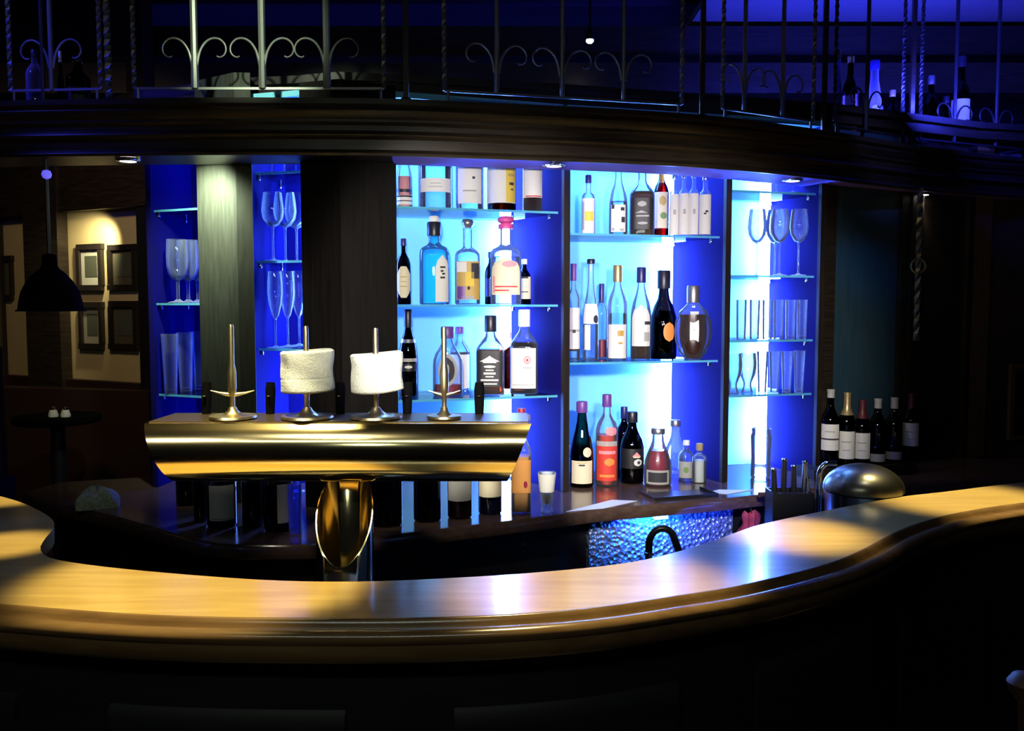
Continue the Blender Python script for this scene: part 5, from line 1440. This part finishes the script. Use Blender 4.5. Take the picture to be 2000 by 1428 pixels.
for i in range(nu):
    fs.append((i, n + i, n + i + 1, i + 1)); o = nv * (nu + 1) + i; fs.append((o, o + 1, n + o + 1, n + o))
for j in range(nv):
    o = j * (nu + 1); fs.append((o, o + nu + 1, n + o + nu + 1, n + o)); o += nu; fs.append((o, n + o, n + o + nu + 1, o + nu + 1))
obj('fabric', mb.add(vs, fs), M['cloth_red'], t)
obj('hook', MB().tube([(0.012, 0.0, 0.092), (0.012, 0.010, 0.104), (0.012, 0.034, 0.100)], 0.003, 8), M['steel'], t)
spot('cloth_lamp', (0.55, 2.3, 1.9), (q.x, q.y, 0.85), 1.6, PALE, 9, 0.9)
# grey-green cloth crumpled on the left of the counter
q = PZ(190, 990, CNT_Z)
mb = MB(); rows, seg = 12, 30; vs = []; fs = []
rg = random.Random(3)
ph = [rg.uniform(0, 6) for _ in range(6)]
for j in range(rows + 1):
    tt = j / rows
    for i in range(seg):
        a = 2 * PI * i / seg
        rr = 0.062 * math.cos(tt * PI / 2) ** 0.6 * (1 + 0.16 * math.sin(3 * a + ph[0]) + 0.10 * math.sin(7 * a + ph[1] + tt * 4)) if j < rows else 0.004
        z = 0.062 * math.sin(tt * PI / 2) * (1 + 0.15 * math.sin(2 * a + ph[2])) + (0.004 * math.sin(9 * a + ph[3]) * tt)
        vs.append((rr * math.cos(a) * 1.1, rr * math.sin(a), max(z, 0)))
for j in range(rows):
    for i in range(seg):
        k2 = (i + 1) % seg
        fs.append((j * seg + i, j * seg + k2, (j + 1) * seg + k2, (j + 1) * seg + i))
fs.append(tuple(range(seg))[::-1]); fs.append(tuple(rows * seg + i for i in range(seg)))
o = obj('bar_cloth', mb.add(vs, fs), M['cloth_green'])
o.location = (q.x, q.y, CNT_Z + 0.0006)
tag(o, 'crumpled grey-green bar cloth on the left end of the back counter', 'cloth')

# ================================================================== things on top of the canopy
GT = 'bottles on top of the canopy'
def top_bottle(px, off, w, top, lab, **kw):
    q = rail_pt(px, 200, off)
    d = ray(px, top); h = EYE + d.z * (q.y / d.y) - CAN_T
    return bottle(q.x, q.y, CAN_T, h, w / 2.0 * q.y / FPX, rz=-math.atan2(q.x, q.y), label=lab, group=GT, **kw)
TB = top_bottle
TB(1707, 0.12, 36, 120, 'pale lilac bottle with a cyan label behind the narrow railing panel', style='slope', gm='g_purple', liquid=('paper', 0.36), cap='cap_blue', labels=[dict(z=(0.03, 0.36), mat='paper', a=66, marks=[(-0.8, 0.6, 0.45, 0.5, 'paper_grey')])])
TB(1660, 0.12, 30, 112, 'dark bottle with a salmon red label behind the narrow railing panel', style='wine', gm='g_dark', foil=('cap_gold', 0.93), labels=[dict(z=(0.02, 0.42), mat='paper_pink', a=36, mid=25)])
TB(1743, 0.12, 28, 178, 'dark short bottle with a pink label at the right of the narrow railing panel', style='round', gm='g_dark', cap='cap_gold', labels=[dict(z=(0.03, 0.62), mat='paper_pink', a=40, mid=10, marks=[(0.1, 0.5, 0, 1, 'ink')])])
TB(1636, 0.12, 18, 100, 'slim blue-lit bottle at the left of the narrow railing panel', style='tall', gm='g_purple', cap='cap_silver')
TB(1876, 0.12, 34, 112, 'dark bottle with a white square label left of the glass dome', style='wine', gm='g_dark', cap='cap_black', labels=[dict(z=(0.50, 0.56) if False else (0.30, 0.58), mat='paper', a=70)])
TB(1818, 0.12, 30, 150, 'dark plain bottle near the post at the right part of the canopy', style='round', gm='g_dark', cap='cap_silver')
TB(1848, 0.13, 26, 190, 'short dark bottle between the plain one and the white square label', style='cream', gm='g_dark', cap='cap_black')
TB(70, 0.13, 32, 100, 'blue glass bottle on the canopy above the pendant lamp', style='round', gm='g_purple', cap='cap_black')
TB(154, 0.13, 44, 112, 'dark wide bottle on the canopy left of the twisted post', style='square', sq=3, gm='g_dark', cap='cap_black', labels=[dict(z=(0.60, 0.605) if False else (0.1, 0.4), mat='paper_black', a=50)])
TB(120, 0.09, 12, 102, 'thin bottle with a bright white cap beside the dark wide bottle', style='tall', gm='g_dark', cap='cap_white', capl=0.18)
q = rail_pt(1957, 280, 0.12)
t = thing('glass_dome', 'glass dome glowing lilac on top of the canopy at the right', 'cloche', (q.x, q.y, CAN_T + 0.0006))
rr = 36 / FPX * q.y
obj('base', MB().lathe([(0, 0), (rr * 1.1, 0), (rr * 1.1, 0.008), (0, 0.009)], 32), M['wood_dark'], t)
obj('dome', MB().lathe([(rr * math.cos(R(a)), 0.009 + rr * 1.35 * math.sin(R(a))) for a in range(0, 90, 6)] + [(0, 0.009 + rr * 1.35)], 32), M['g_purple'], t)
obj('knob', MB().lathe([(0, 0), (0.006, 0.001), (0.009, 0.009), (0.006, 0.017), (0, 0.019)], 16, c=(0, 0, 0.009 + rr * 1.35)), M['stemglass'], t)
for px, side in ((1888, 'left'), (1909, 'right')):
    q = rail_pt(px, 290, 0.10)
    t = thing('place_card', 'small white card standing beside the glass dome, the %s one' % side, 'card', (q.x, q.y, CAN_T + 0.0006), 0, 'cards beside the glass dome')
    obj('front_leaf', MB().add([(-0.018, -0.010, 0), (0.018, -0.010, 0), (0.018, 0, 0.035), (-0.018, 0, 0.035), (-0.018, -0.009, 0), (0.018, -0.009, 0), (0.018, 0.001, 0.035), (-0.018, 0.001, 0.035)], [(0, 1, 2, 3), (7, 6, 5, 4), (0, 4, 5, 1), (2, 6, 7, 3), (1, 5, 6, 2), (0, 3, 7, 4)]), M['paper_sheet'], t)
    obj('back_leaf', MB().add([(-0.018, 0.012, 0), (0.018, 0.012, 0), (0.018, 0.002, 0.035), (-0.018, 0.002, 0.035), (-0.018, 0.011, 0), (0.018, 0.011, 0), (0.018, 0.001, 0.035), (-0.018, 0.001, 0.035)], [(0, 1, 2, 3), (7, 6, 5, 4), (0, 4, 5, 1), (2, 6, 7, 3), (1, 5, 6, 2), (0, 3, 7, 4)]), M['paper_sheet'], t)

# ================================================================== bar stool at the right edge
q = PY(1998, 1338, 1.55)
t = thing('bar_stool', 'dark bar stool whose rounded brown back post shows at the right edge', 'stool', (q.x + 0.17, q.y - 0.17, 0))
for sx in (-1, 1):
    for sy in (-1, 1):
        obj('leg', MB().tube([(sx * 0.19, sy * 0.18, 0), (sx * 0.15, sy * 0.15, 0.60)], [0.016, 0.019], 10), M['wood_handle'], t)
obj('seat', MB().lathe([(0, 0.60), (0.18, 0.60), (0.20, 0.615), (0.20, 0.645), (0.18, 0.66), (0, 0.665)], 32), M['leather'], t)
for sx in (-1, 1):
    hz = q.z
    obj('back_post', MB().tube([(sx * 0.16, 0.15, 0.62), (sx * 0.165, 0.165, hz - 0.03), (sx * 0.165, 0.17, hz - 0.012), (sx * 0.165, 0.17, hz + 0.004), (sx * 0.165, 0.17, hz + 0.018), (sx * 0.165, 0.17, hz + 0.024)], [0.014, 0.014, 0.026, 0.031, 0.022, 0.006], 16), M['wood_handle'], t)
obj('back_rail', MB().box((0, 0.165, q.z - 0.10), (0.33, 0.018, 0.06)), M['wood_handle'], t)
rg_ = MB()
for s_ in (-1, 1):
    rg_.tube([(s_ * 0.178, -0.17, 0.22), (s_ * 0.178, 0.17, 0.22)], 0.011, 8); rg_.tube([(-0.178, s_ * 0.17, 0.22), (0.178, s_ * 0.17, 0.22)], 0.011, 8)
obj('footrest', rg_, M['wood_handle'], t)
spot('stool_lamp', (0.7, 0.5, 2.6), (q.x, q.y, q.z), 1.2, WARM, 12, 0.9)
